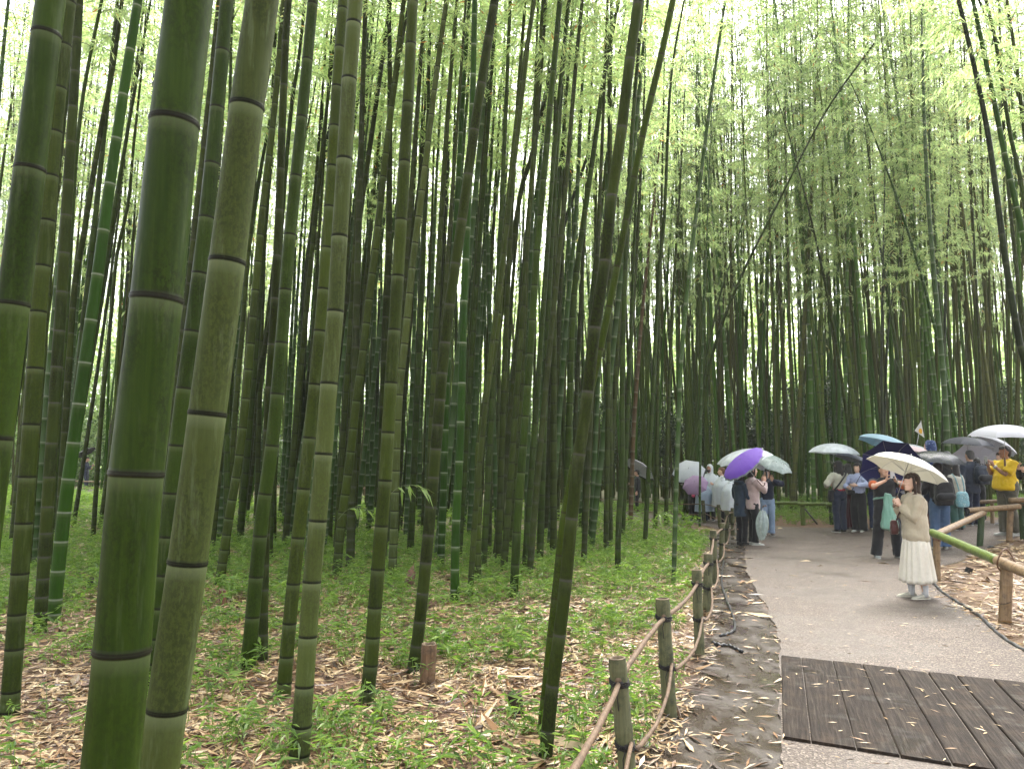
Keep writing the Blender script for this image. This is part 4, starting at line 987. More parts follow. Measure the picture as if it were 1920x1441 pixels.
mb = MB(); mb.tube([W(1870 + k * 3.2, 1130 + 2 * math.sin(k * .5), r1[0].y - .065) for k in range(9)], .003, 5); rel(mb.build('tie_wire', CORD, isf), isf)
mb = MB(); c = gp(1835, 1032) + Vector((.2, -.05, .03)); mb.tube([c + Vector((math.cos(x) * .09, math.sin(x * 1.3) * .05, abs(math.sin(x)) * .05)) for x in [k * .5 for k in range(14)]], .012, 6)
tag(mb.build('cable', BLACK), 'short coil of black cable behind the dark green post', 'cable')
# green fence at the back of the path
bf = empty('back_fence', (7.5, 20, 0)); tag(bf, 'low single-rail fresh green bamboo fence at the back of the path', 'fence')
bp = [(1444, 979), (1506, 984), (1560, 986), (1650, 988), (1760, 984)]; bw = []
for b_ in bp:
    g = gp(*b_); rel(post(bf, g, g + Vector((0, 0, .62)), .062, POST_DARK if b_[0] != 1506 else POST_GREEN, (.4, .8), n=10), bf); bw.append(g)
for i in range(4): rel(pole(bf, bw[i] + Vector((-.15, -.09, .53)), bw[i + 1] + Vector((.1, -.09, .56)), .042, POST_GREEN, 10), bf)
rel(lashing(bf, bw[1] + Vector((0, 0, .54)), (0, 0, 1), .075, VINE, 3, 5), bf)
mb = MB(); mb.tube([bw[1] + Vector((.04, -.05, .42)), bw[1] + Vector((.36, -.1, -.02))], .022, 8); rel(mb.build('brace', BLACK, bf), bf)
# cables
def cable(label, px, r, lift=.012):
    pts = [gp(*p) for p in px]; pts = cr(pts, 6); pts = [p + Vector((0, 0, lift + .006 * math.sin(i * 1.7))) for i, p in enumerate(pts)]
    mb = MB(); mb.tube(pts, r, 7); tag(mb.build('cable', BLACK), label, 'cable')
cable('black cable snaking along the wet gutter beside the rope fence', [(1357, 1052), (1353, 1090), (1360, 1120), (1372, 1150), (1378, 1178), (1366, 1189), (1350, 1193)], .014)
cable('short black cable end lying in the dirt below the gutter cable', [(1336, 1206), (1350, 1211), (1368, 1212), (1380, 1218), (1392, 1224)], .014)
cable('long black cable lying along the right edge of the path', [(1752, 1096), (1765, 1110), (1790, 1127), (1815, 1142), (1838, 1158), (1860, 1180), (1890, 1204), (1925, 1224), (1980, 1250)], .020)
# stumps and sheaths
STUMP_TAN = mat_cut('weathered_stump', (.075, .042, .022), (.17, .105, .058), .6, 60, (.03, .018, .01))
def stump(label, base, top, w, mat, ragged=0):
    g = gp(*base); t = W(*top, g.y); root = empty('bamboo_stump', g); tag(root, label, 'stump', 'cut bamboo stumps in the litter'); r = w * g.y / FPX / 2
    o = post(root, Vector((0, 0, 0)), t - g, r, mat, (.32, .8), True, 16)
    if ragged:
        for v in o.data.vertices:
            if v.co.z > (t - g).z * .8: v.co.z += noise.noise(Vector((v.co.x * 40, v.co.y * 40, 1))) * ragged
stump('tan cut bamboo stump standing at the foot of the dark mottled culm', (801, 1281), (805, 1207), 28, STUMP_TAN, .02)
stump('short brown rotten stump below the narrow leafy culm', (419, 1137), (417, 1106), 13, mat_cut('rotten_brown', (.07, .025, .015), (.14, .06, .035), .7), .05)
stump('small black burnt stump in the grass on the left', (168, 1103), (168, 1086), 14, mat_plain('charred', (.012, .010, .009), .8, .3), .03)
stump('dark broken stump wrapped in leaves near the long leaning culm', (968, 1342), (966, 1302), 26, mat_cut('dark_rot', (.020, .014, .010), (.05, .035, .02), .8), .06)
def sheath(label, a, b, r, lift=.05):
    a, b = gp(*a), gp(*b); ax = b - a; n = 14; m = 9; V = []; F = []; u = Vector((-ax.y, ax.x, 0)).normalized()
    for i in range(n + 1):
        f = i / n; c = a + ax * f + Vector((0, 0, .01 + lift * f)); rr = r * (math.sin(math.pi * min(1, f * .9 + .25))) ** .7 + .004
        for j in range(m):
            t = R(-20 + 220 * j / (m - 1)); V.append(c + u * math.cos(t) * rr + Vector((0, 0, math.sin(t) * rr * .7)))
    F = [(i * m + j, i * m + j + 1, (i + 1) * m + j + 1, (i + 1) * m + j) for i in range(n) for j in range(m - 1)]
    o = link(bpy.data.objects.new('culm_sheath', mesh_np('culm_sheath', np.array([tuple(v) for v in V]), np.array(F), SHEATH, True)))
    md = o.modifiers.new('thick', 'SOLIDIFY'); md.thickness = .004; tag(o, label, 'sheath', 'shed culm sheaths'); return o
SHEATH = mat_cut('culm_sheath', (.05, .022, .014), (.15, .065, .035), .5, 60)
sheath('dark brown curled sheath lying left of the straight bright green culm', (802, 1140), (842, 1121), .035)
sheath('brown sheath fallen right of the slender pale culm', (915, 1128), (950, 1115), .03, .02)
o = sheath('upright rust-brown sheath standing behind the dark mottled culm', (764, 1102), (776, 1098), .07, .30)
# little black marker on the island
mk = gp(1817, 1075); mb = MB(); mb.box(mk + Vector((0, 0, .05)), (.09, .05, .075), Euler((.2, .3, .4)).to_matrix()); tag(mb.build('ground_marker', BLACK, None, False), 'small black box marker in the grass of the island', 'marker')
# leafy sprigs on lower stems
def sprig(label, px, py, d, n, ln, seed):
    g = np.random.default_rng(seed); c = W(px, py, d); root = empty('leafy_sprig', c); tag(root, label, 'sprig', 'fresh leaf sprigs low on the stems')
    pts = [Vector((0, 0, 0)), Vector((.10, -.02, .10)), Vector((.22, -.04, .12)), Vector((.32, -.05, .08))]; mb = MB(); mb.tube(cr(pts, 4), .0022, 5); mb.build('stalk', TWIG, root)
    P = np.array([tuple(cr(pts, 8)[g.integers(8, 24)]) for _ in range(n)]); D = unit(np.stack([g.normal(.6, .7, n), g.normal(-.1, .7, n), g.normal(-.35, .35, n)], 1)); Nn = unit(g.normal(0, .35, (n, 3)) + np.array([0, -.3, 1.]))
    V, F = leaf_quads(P, D, Nn, g.uniform(.7, 1.2, n) * ln, g.uniform(.12, .18, n) * ln, .2)
    o = link(bpy.data.objects.new('leaves', mesh_np('leaves', V, F, SEED_LEAF, False, fcol=g.uniform(.4, 1, n)))); o.parent = root
sprig('sprig of fresh bamboo leaves beside the olive culm with black rings', 722, 938, 6.0, 14, .16, 1)
sprig('small leafy sprig on the left of the olive culm with black rings', 632, 975, 7.2, 9, .15, 2)
sprig('leafy sprig by the foot of the grove-edge culm', 1222, 975, 13.5, 12, .22, 3)
sprig('leafy sprig low on the dead reddish culm', 1180, 985, 15.0, 10, .22, 4)
# ------------------------------------------------------------------ people
def V3(*a): return Vector(a)
SKIN = mat_plain('skin', (.46, .27, .185), .5, .06, 30); SKIN_PALE = mat_plain('skin_pale', (.58, .38, .28), .5, .06, 30); SKIN_TAN = mat_plain('skin_tan', (.27, .135, .08), .5, .06, 30)
EYEW = mat_plain('eye_white', (.6, .57, .52), .3, .03); EYED = mat_plain('eye_dark', (.015, .010, .008), .25, .1); LIP = mat_plain('lip', (.36, .10, .085), .45, .08); BROW = mat_plain('brow', (.03, .018, .012), .8, .2)
_cm = {}
def cloth(name, col, rough=.85, var=.14, scale=26, sheen=.15, pattern=None):
    if name in _cm: return _cm[name]
    m, nt, b, o = nodes(name); v = coords(nt); n = nz(nt, v, scale, 4); w = nz(nt, v, 5, 3)
    c = mix(nt, n, [x * (1 - var) for x in col], [min(1, x * (1 + var)) for x in col])
    if pattern:
        ch = N(nt, 'ShaderNodeTexVoronoi'); ch.inputs['Scale'].default_value = pattern[1]; L(nt, v, ch.inputs['Vector'])
        c = mix(nt, ramp(nt, ch.outputs['Distance'], [(.25, (1, 1, 1)), (.4, (0, 0, 0))]), c, pattern[0])
    L(nt, c, b.inputs['Base Color']); b.inputs['Roughness'].default_value = rough; b.inputs['Specular IOR Level'].default_value = .2; b.inputs['Sheen Weight'].default_value = sheen
    bump(nt, b, math_(nt, 'ADD', n, w), .35, .012); _cm[name] = m; return m
def plastic(name, col, clear=.55, rough=.2):
    if name in _cm: return _cm[name]
    m, nt, b, o = nodes(name); v = coords(nt); n = nz(nt, v, 9, 4, .6)
    b.inputs['Base Color'].default_value = (*col, 1); b.inputs['Roughness'].default_value = rough; b.inputs['Specular IOR Level'].default_value = .6
    bump(nt, b, n, .5, .03)
    tl = N(nt, 'ShaderNodeBsdfTranslucent'); tl.inputs[0].default_value = (*col, 1); a1 = N(nt, 'ShaderNodeMixShader'); a1.inputs[0].default_value = .35
    L(nt, b.outputs[0], a1.inputs[1]); L(nt, tl.outputs[0], a1.inputs[2])
    t = N(nt, 'ShaderNodeBsdfTransparent'); ms = N(nt, 'ShaderNodeMixShader'); L(nt, ramp(nt, n, [(.35, (clear * .6,) * 3), (.65, (min(1, clear * 1.25),) * 3)]), ms.inputs[0])
    L(nt, a1.outputs[0], ms.inputs[1]); L(nt, t.outputs[0], ms.inputs[2]); L(nt, ms.outputs[0], o.inputs['Surface']); _cm[name] = m; return m
JOBS = []
def blob(name, mb, voxel, mats, parent, wrinkle=0.0, wscale=7, extra=None, smooth=3, stretch=(1, 1, 1)):
    """shapes melted into one continuous skin; baked later in one go"""
    o = link(bpy.data.objects.new(name, mb.mesh(name, mats, True))); o.parent = parent
    md = o.modifiers.new('melt', 'REMESH'); md.mode = 'VOXEL'; md.voxel_size = voxel; md.use_smooth_shade = True
    if smooth: sm = o.modifiers.new('ease', 'SMOOTH'); sm.factor = .5; sm.iterations = smooth
    JOBS.append((o, name, mats, wrinkle, wscale, extra, stretch)); return o
def bake():
    bpy.context.view_layer.update(); dg = bpy.context.evaluated_depsgraph_get()
    for o, name, mats, wr, ws, extra, st in JOBS:
        me = bpy.data.meshes.new_from_object(o.evaluated_get(dg)); me.name = name; old = o.data
        o.modifiers.clear(); n = len(me.vertices)
        if wr:
            co = np.empty(n * 3, dtype=np.float32); me.vertices.foreach_get('co', co); co = co.reshape(-1, 3); no = np.empty(n * 3, dtype=np.float32); me.vertices.foreach_get('normal', no); no = no.reshape(-1, 3)
            sh = o.parent.location.x * 3.1 if o.parent else 0
            f = np.array([noise.noise(Vector((c[0] * ws * st[0] + sh, c[1] * ws * st[1], c[2] * ws * st[2]))) + .5 * noise.noise(Vector((c[0] * ws * 2.3 * st[0] + sh, c[1] * ws * 2.3 * st[1], c[2] * ws * 2.3 * st[2] + 7))) for c in co])
            co += no * (f * wr)[:, None]; me.vertices.foreach_set('co', co.astype(np.float32).ravel())
        if extra is not None and extra.v:
            bm = bmesh.new(); bm.from_mesh(me); nv = [bm.verts.new(v) for v in extra.v]
            for f, mi in zip(extra.f, extra.mi):
                try: q = bm.faces.new([nv[i] for i in f]); q.material_index = mi; q.smooth = True
                except ValueError: pass
            bm.to_mesh(me); bm.free()
        me.materials.clear()
        for m in (mats if isinstance(mats, (list, tuple)) else [mats]): me.materials.append(m)
        me.update(); o.data = me; bpy.data.meshes.remove(old)
    JOBS.clear()

def ellring(c, u, v, ru, rv, n=20, sq=1.0):
    out = []
    for k in range(n):
        a = 2 * math.pi * k / n; ca, sa = math.cos(a), math.sin(a)
        out.append(c + u * (math.copysign(abs(ca) ** sq, ca) * ru) + v * (math.copysign(abs(sa) ** sq, sa) * rv))
    return out
def torso(mb, rows, X=V3(1, 0, 0), Yv=V3(0, 1, 0)):
    """rows of (z, rx, ry, y offset)"""
    mb.loft([ellring(V3(0, yo, z), X, Yv, rx, ry, 24, .9) for z, rx, ry, yo in rows])
def ik(S, T, a, b, pole):
    d = T - S; L_ = min(d.length, (a + b) * .995); u = d.normalized(); T = S + u * L_
    x = (a * a - b * b + L_ * L_) / (2 * L_); h = math.sqrt(max(a * a - x * x, 0)); p = (pole - u * pole.dot(u)).normalized()
    return S + u * x + p * h, T
def hand(mb, W_, D, Pn, curl, side, k=1.0):
    """palm, four bent fingers of their own length and a thumb from the side of the palm; Pn = where the palm faces"""
    D = D.normalized(); Pn = (Pn - D * Pn.dot(D)).normalized(); S = D.cross(Pn) * side      # S points to the thumb side
    def p(d, s, n): return W_ + (D * d + S * s + Pn * n) * k
    mb.loft([ellring(p(d, s, 0), S, Pn, rx * k, ry * k, 12) for d, s, rx, ry in ((-.02, 0, .020, .016), (0, 0, .024, .016), (.03, .002, .034, .016), (.06, 0, .040, .015), (.085, -.002, .038, .012), (.094, -.002, .03, .007))])
    for i, (s, ln, r) in enumerate(((.029, .070, .0086), (.010, .078, .0088), (-.010, .072, .0084), (-.028, .056, .0074))):
        a = 0; pt = [(.075, s, 0)]; q = (.075, s)
        d, n = .082, 0.0; pts = [p(.07, s, 0), p(.085, s, 0)]
        for j, fr in enumerate((.45, .32, .23)):
            a += curl * (.75, 1.05, .8)[j] * (1 + .08 * (i - 1)); d += math.cos(a) * ln * fr; n += math.sin(a) * ln * fr; pts.append(p(d, s * (1 + .1 * (1 - curl)), n))
        mb.capsule(pts, [r * k, r * k, r * .98 * k, r * .88 * k, r * .72 * k], 8)
    c = .3 + curl * .5; mb.capsule([p(.012, .022, .002), p(.040, .048, .012 + .012 * c), p(.062, .056 - .014 * c, .020 + .028 * c), p(.078, .056 - .03 * c, .026 + .034 * c)], [.012 * k, .0105 * k, .009 * k, .0075 * k], 8)

def person(label, px, py, top, face, spec):
    g = gp(px, py)
    d = spec.get('d')
    if d: g = W(px, py, d); g.z = float(gz(g.x, g.y))
    H = W(px, top, g.y).z - g.z - spec.get('hat', .0); k = H / 1.72; vx = spec.get('voxel', .0125)
    root = empty('person', g, R(face)); tag(root, label, 'person')
    K = lambda x, y, z: V3(x, y, z) * k
    skin = spec.get('skin', SKIN); fem = spec.get('fem', True); wd = spec.get('wide', 1.0); sh = (.155 if fem else .18) * (wd * .4 + .6)
    st = spec.get('stance', .0); lean = spec.get('lean', 0)
    mb = MB(); ex = MB()
    # body
    torso(mb, [(z * k, rx * k, ry * k, yo * k) for z, rx, ry, yo in ((.86, .10, .08, 0), (.93, .145 * wd, .10 * wd, 0), (1.02, .135 * wd, .095 * wd, 0), (1.10, .12 * wd, .088 * wd, 0), (1.22, .14 * wd, .10 * wd, 0), (1.32, .15 * wd, .10 * wd, 0), (1.39, .13, .085, -.005), (1.43, .075, .065, -.01))])
    mb.capsule([K(0, -.012, 1.40), K(0, .0, 1.52)], [.056 * k, .050 * k])
    feet = []
    for s in (-1, 1):
        ax = (.085 + st) * s; hip = K(.085 * s, 0, .90); an = K(ax + spec.get('shift', 0), spec.get('step', 0) * s, .09); kn = (hip + an) / 2 + K(.01 * s, .035, .02)
        mb.capsule([hip, hip.lerp(kn, .5) + K(0, .01, 0), kn, kn.lerp(an, .35) + K(0, -.015, 0), an], [.082 * k, .070 * k, .052 * k, .050 * k, .036 * k]); feet.append((s, hip, kn, an))
        mb.capsule([an + K(0, -.03, -.045), an + K(0, .06, -.055), an + K(0, .12, -.062)], [.026 * k, .022 * k, .014 * k])
    # head
    Hm = Euler((R(spec.get('nod', 0)), 0, R(spec.get('turn', 0)))).to_matrix(); hc = K(0, .012 + lean * .2, 1.597); hk = k * spec.get('head', 1.03)
    hp = lambda x, y, z: hc + Hm @ (V3(x, y, z) * hk)
    mb.loft([ellring(hp(0, yo, z), Hm @ V3(1, 0, 0), Hm @ V3(0, 1, 0), rx * hk, ry * hk, 22) for z, rx, ry, yo in
             ((-.118, .026, .026, .056), (-.10, .044, .048, .040), (-.072, .058, .070, .020), (-.035, .067, .086, .006), (0, .073, .093, 0), (.035, .075, .097, -.004), (.07, .068, .090, -.008), (.098, .050, .068, -.01), (.113, .024, .034, -.012))])
    mb.tube([hp(0, .088, .018), hp(0, .104, -.012), hp(0, .118, -.034), hp(0, .100, -.045)], [.008 * hk, .011 * hk, .014 * hk, .010 * hk], 8)
    for s in (-1, 1):
        mb.ball(hp(.077 * s, -.004, -.012), (.011 * hk, .019 * hk, .031 * hk), 8, 6, 0, Hm); mb.ball(hp(.034 * s, .066, -.03), (.022 * hk, .018 * hk, .020 * hk), 8, 6, 0, Hm)
        ex.ball(hp(.030 * s, .0815, .004), (.0155 * hk, .008 * hk, .0065 * hk), 8, 6, 1, Hm); ex.ball(hp(.029 * s, .0865, .004), (.0068 * hk, .006 * hk, .0065 * hk), 8, 6, 2, Hm)
        ex.tube([hp(.013 * s, .090, .024), hp(.030 * s, .089, .030), hp(.048 * s, .078, .024)], [.0028 * hk, .0034 * hk, .002 * hk], 6, 4)
        ex.tube([hp(.013 * s, .0845, .010), hp(.030 * s, .087, .0125), hp(.047 * s, .074, .008)], .0022 * hk, 5, 2)
    ex.ball(hp(0, .0905, -.064), (.022 * hk, .010 * hk, .0055 * hk), 10, 6, 3, Hm); ex.ball(hp(0, .0885, -.074), (.018 * hk, .010 * hk, .006 * hk), 10, 6, 3, Hm)
    # arms
    arms = {}
    for nm, s in (('L', -1), ('R', 1)):
        S = K(sh * s, -.005, 1.375); T = K(*spec.get(nm, (.235 * s, .03, .80))); pole = V3(*spec.get('pole' + nm, (.55 * s, -.35, -.8)))
        E, T = ik(S, T, .285 * k, .25 * k, pole); arms[nm] = (S, E, T)
        mb.capsule([S - K(.03 * s, 0, 0), S, S.lerp(E, .5), E, E.lerp(T, .3), T], [.05 * k, .050 * k, .044 * k, .038 * k, .037 * k, .026 * k])
        hv = spec.get('hand' + nm, {}); D = V3(*hv['d']) if 'd' in hv else (T - E); Pn = V3(*hv.get('n', (-s, 0, .2)))
        side = hv.get('side'); 
        if side is None: side = 1 if D.cross(Pn).dot(V3(0, 1, .3)) > 0 else -1
        hand(ex, T, D, Pn, hv.get('curl', .45), side, k * 1.0)
    body = blob('body', mb, vx * .8, [skin, EYEW, EYED, LIP, BROW], root, extra=ex, smooth=2)
    # trousers or skirt
    leg = spec.get('legs')
    if leg:
        m = leg['m']; fl = leg.get('flare', 1.0); b = MB(); hem = leg.get('hem', .07)
        torso(b, [(z * k, rx * k * wd, ry * k * wd, 0) for z, rx, ry in ((.80, .10, .10), (.88, .150, .118), (.96, .155, .118), (1.04, .145, .105), (1.07, .14, .10))])
        for s, hip, kn, an in feet:
            e = an.copy(); e.z = hem * k; kk = kn
            b.capsule([hip, hip.lerp(kk, .5), kk, kk.lerp(e, .6)], [.100 * k * wd, .094 * k * fl ** .4, .074 * k * fl, .070 * k * fl]); b.tube([kk.lerp(e, .3), kk.lerp(e, .8), e], [.070 * k * fl, .070 * k * fl, .074 * k * fl], 16)
        blob('trousers', b, vx, m, root, .010 * k, 9, stretch=(1, 1, 1.3))
    sk = spec.get('skirt')
    if sk:
        b = MB(); n = 120; z1, z0, w1, w0 = sk['top'], sk['hem'], sk.get('w1', .13), sk.get('w0', .25); rows = []
        for i in range(15):
            f = i / 14; z = z1 + (z0 - z1) * f; r = w1 + (w0 - w1) * f ** .8; amp = .05 * min(1, f * 2.5 + .12)
            rows.append([K(math.cos(a) * r * (1 + amp * math.cos(15 * a + math.sin(a * 3) * 1.2) + .04 * noise.noise(Vector((math.cos(a) * 2, math.sin(a) * 2, f * 2)))), math.sin(a) * r * .86 * (1 + amp * math.cos(15 * a + math.sin(a * 3) * 1.2)), z + .012 * math.sin(a * 2) * f) for a in [2 * math.pi * q / n for q in range(n)]])
        inner = [[p * .985 + K(0, 0, .0) for p in r] for r in rows[::-1]]
        for r, q in zip(inner, rows[::-1]):
            for i, p in enumerate(r): p.z = q[i].z
        b.loft(rows + inner, cap=False); b.build('skirt', sk['m'], root)
    # top
    tp = spec.get('top')
    if tp:
        m = tp['m']; b = MB(); hem = tp.get('hem', .92); p_ = tp.get('puff', 1.0) ; hw = tp.get('hw', 1.0); by = tp.get('belly', 0)
        rows = [(hem, .150 * wd * hw, .118 * wd * hw, by * .4), (hem + .04, .156 * wd * hw, .122 * wd * hw + by * .5, by * .5)]
        for z, rx, ry in ((1.05, .148, .115), (1.14, .145, .115), (1.24, .155, .12), (1.33, .160, .116), (1.395, .138, .098), (1.435, .075, .072), (1.462, .062, .060)):
            q = max(0, 1 - abs(z - 1.08) / .17); 
            if z > hem + .06: rows.append((z, rx * wd * (p_ if z < 1.34 else 1) * (1 + (hw - 1) * max(0, (1.25 - z) / .3)), ry * wd * (p_ if z < 1.34 else 1) + by * q * .6, by * q * .6 - (.008 if z > 1.4 else 0)))
        torso(b, [(z * k, rx * k, ry * k, yo * k) for z, rx, ry, yo in rows])
        sl = tp.get('sleeve', 1.0); sp = tp.get('sw', 1.0)
        for nm, s in (('L', -1), ('R', 1)):
            S, E, T = arms[nm]
            if sl < .5: c = S.lerp(E, sl * 2); b.tube([S - K(.05 * s, 0, -.005), S + K(.0, 0, 0), S.lerp(c, .6), c], [.06 * k, .070 * k * sp, .066 * k * sp, .068 * k * sp], 16)
            else: c = E.lerp(T, .92); b.capsule([S - K(.04 * s, 0, -.004), S, S.lerp(E, .5), E, E.lerp(T, .5)], [.062 * k, .066 * k * sp, .064 * k * sp, .060 * k * sp, .055 * k * sp]); b.tube([E.lerp(T, .3), E.lerp(T, .75), c], [.055 * k * sp, .050 * k * sp ** 1.2, .036 * k * sp ** .5], 14)
        if tp.get('collar'): b.tube([K(math.cos(a) * .066, math.sin(a) * .058 - .004, 1.455 + .012 * math.sin(a + math.pi)) for a in [R(70 - x * 20) for x in range(17)]], .016 * k, 8)
        if tp.get('hood'):
            if tp['hood'] == 'up': b.loft([ellring(hp(0, yo, z), Hm @ V3(1, 0, 0), Hm @ V3(0, 1, 0), rx * hk, ry * hk, 22) for z, rx, ry, yo in ((-.15, .08, .08, -.04), (-.08, .088, .085, -.035), (0, .094, .10, -.030), (.06, .092, .105, -.028), (.11, .07, .085, -.025), (.135, .03, .04, -.02))])
            else: b.tube([K(math.cos(a) * .10, math.sin(a) * .075 - .03, 1.44 - .02 * math.sin(a)) for a in [R(150 + x * 15) for x in range(17)]], .04 * k, 10)
        blob('top', b, vx, m, root, tp.get('wr', .012) * k, tp.get('ws', 8), stretch=tp.get('st', (1, 1, 1)))
        if tp.get('trim'):
            for nm, s in (('L', -1), ('R', 1)):
                b = MB(); S, E, T = arms[nm]; c = S.lerp(E, sl * 2); u = (E - S).normalized(); b.tube([c - u * .02 * k, c, c + u * .035 * k], [.062 * k * sp, .067 * k * sp, .066 * k * sp], 16)
                b.build('sleeve_trim', tp['trim'], root)
        if tp.get('under'):
            b = MB(); torso(b, [(z * k, rx * k * wd, ry * k * wd, 0) for z, rx, ry in ((hem - .09, .145, .11), (hem - .02, .15, .113), (hem + .05, .148, .112))]); blob('undershirt', b, vx, tp['under'], root, .004, 9)
    if spec.get('cape'):
        c = spec['cape']; b = MB(); rows = []; n = 60
        for i in range(16):
            f = i / 15; z = 1.47 - (1.47 - c['hem']) * f; r = .07 + .30 * min(1, f * 3) ** .6 * (1 + .25 * f)
            rows.append([K(math.cos(a) * r * (1 + .09 * math.cos(7 * a + 2 * f) * f), math.sin(a) * r * .72 * (1 + .09 * math.cos(7 * a + 2 * f) * f), z - .03 * (1 - abs(math.cos(a))) * (1 - f)) for a in [2 * math.pi * q / n for q in range(n)]])
        b.loft(rows, cap=False)
        if c.get('hood'): b.loft([ellring(hp(0, yo, z), Hm @ V3(1, 0, 0), Hm @ V3(0, 1, 0), rx * hk, ry * hk, 26) for z, rx, ry, yo in ((-.16, .10, .09, -.035), (-.08, .092, .088, -.04), (0, .096, .10, -.034), (.06, .094, .105, -.028), (.11, .07, .085, -.022), (.14, .03, .04, -.02), (.147, .006, .01, -.02))], cap=False)
        for nm, s in (('L', -1), ('R', 1)):
            S, E, T = arms[nm]; b.tube([S, S.lerp(E, .5), E, E.lerp(T, .5), E.lerp(T, .85)], [.075 * k, .085 * k, .09 * k, .085 * k, .08 * k], 16, cap=False)
        b.build('rain_poncho', c['m'], root)
    # shoes
    so_ = spec.get('shoes', {}); ms = [so_.get('m', cloth('black_shoe', (.015, .014, .014), .6)), so_.get('sole', cloth('white_sole', (.45, .44, .40), .6))]
    for s, hip, kn, an in feet:
        b = MB(); o = V3(an.x, an.y, 0) + K(0, .012, 0); yw = R(-10 * s)
        Mr = Euler((0, 0, yw)).to_matrix()
        for z0, z1, gr, mi in ((0, .026, 1.0, 1), (.020, None, .93, 0)):
            rows = []
            for y, hw_, tz in ((-.085, .020, .045), (-.075, .033, .075), (-.03, .038, .085), (.03, .040, .080), (.08, .045, .060), (.13, .046, .048), (.165, .038, .040), (.185, .018, .030)):
                zt = z1 if z1 else tz; hw2 = hw_ * gr
                rows.append([o + Mr @ K(x, y * (1 if z1 else .97), z) for x, z in ((-hw2, z0), (hw2, z0), (hw2, zt * .7 + z0 * .3), (hw2 * (1 if z1 else .62), zt), (-hw2 * (1 if z1 else .62), zt), (-hw2, zt * .7 + z0 * .3))])
            b.loft(rows, mi=mi)
        sh_ = b.build('shoe', ms, root)
        sb = sh_.modifiers.new('soft', 'SUBSURF'); sb.levels = 1; sb.render_levels = 1
        if spec.get('socks'):
            c = MB(); c.tube([an + K(0, .0, -.05), an + K(0, -.005, .02), an + K(0, 0, .11)], [.044 * k, .043 * k, .050 * k], 14); c.build('sock', spec['socks'], root)
    # hair
    hr = spec.get('hair')
    if hr:
        b = MB(); m = hr['m']; ln = hr.get('len', 0)
        b.loft([ellring(hp(0, yo, z), Hm @ V3(1, 0, 0), Hm @ V3(0, 1, 0), rx * hk, ry * hk, 22) for z, rx, ry, yo in
                ((-.085, .045, .030, -.070), (-.06, .066, .050, -.055), (-.02, .078, .066, -.040), (.02, .084, .080, -.030), (.05, .085, .094, -.022), (.08, .077, .094, -.016), (.108, .056, .074, -.014), (.126, .026, .036, -.014))])
        if hr.get('fringe', True): b.loft([ellring(hp(0, yo, z), Hm @ V3(1, 0, 0), Hm @ V3(0, 1, 0), rx * hk, ry * hk, 18) for z, rx, ry, yo in ((.034, .050, .018, .076), (.06, .062, .028, .066), (.09, .055, .045, .040), (.112, .035, .045, .02))])
        if ln:
            q = [(.04, .086, .080, -.030), (-.02, .092, .078, -.036), (-.08, .094, .070, -.045), (-.13, .096, .066, -.055)]; z = -.13
            while z > -ln: z -= .06; q.append((z, .096 - .12 * (-z - .13), .058 - .08 * (-z - .13), -.062 - .05 * (-z - .13)))
            b.loft([ellring(hp(0, yo, zz), Hm @ V3(1, 0, 0), Hm @ V3(0, 1, 0), rx * hk, ry * hk, 22) for zz, rx, ry, yo in q[::-1]])
            for s in (-1, 1): b.capsule([hp(.074 * s, .045, .07), hp(.083 * s, .030, .0), hp(.086 * s, .010, -.08), hp(.082 * s, -.005, -min(ln, .2))], [.013 * hk, .016 * hk, .020 * hk, .014 * hk], 8)
        blob('hair', b, vx * .62, m, root, .006 * k, 34, stretch=(1, 1, .18), smooth=2)
    if spec.get('hatm'):
        b = MB(); b.loft([ellring(hp(0, yo, z), Hm @ V3(1, 0, 0), Hm @ V3(0, 1, 0), rx * hk, ry * hk, 22) for z, rx, ry, yo in ((.035, .125, .135, 0), (.045, .122, .132, 0), (.055, .090, .105, -.005), (.10, .086, .100, -.005), (.135, .070, .082, -.005), (.142, .03, .04, -.005))]); b.build('hat', spec['hatm'], root)
    bpy.context.view_layer.update()
    root['_k'] = k; M = Matrix.Translation(root.location) @ Matrix.Rotation(R(face), 4, 'Z')
    del root['_k']
    return dict(root=root, k=k, M=M, arms=arms, hp=hp, at=lambda x, y, z: M @ (V3(x, y, z) * k), hand=lambda nm, f=.05: M @ (arms[nm][2] + (arms[nm][2] - arms[nm][1]).normalized() * f * k))

# ------------------------------------------------------------------ umbrellas and what people carry
METAL = mat_plain('thin_steel', (.35, .35, .36), .3, .05, 30, 1.0)
def fabric(name, col, trans=.35, rough=.6, pattern=None):
    if name in _cm: return _cm[name]
    m, nt, b, o = nodes(name); v = coords(nt); n = nz(nt, v, 14, 4)
    c = mix(nt, n, [x * .92 for x in col], [min(1, x * 1.06) for x in col])
    L(nt, c, b.inputs['Base Color']); b.inputs['Roughness'].default_value = rough; b.inputs['Specular IOR Level'].default_value = .35
    t = N(nt, 'ShaderNodeBsdfTranslucent'); L(nt, c, t.inputs[0]); ms = N(nt, 'ShaderNodeMixShader'); ms.inputs[0].default_value = trans
    L(nt, b.outputs[0], ms.inputs[1]); L(nt, t.outputs[0], ms.inputs[2]); L(nt, ms.outputs[0], o.inputs['Surface']); bump(nt, b, n, .2, .01); _cm[name] = m; return m
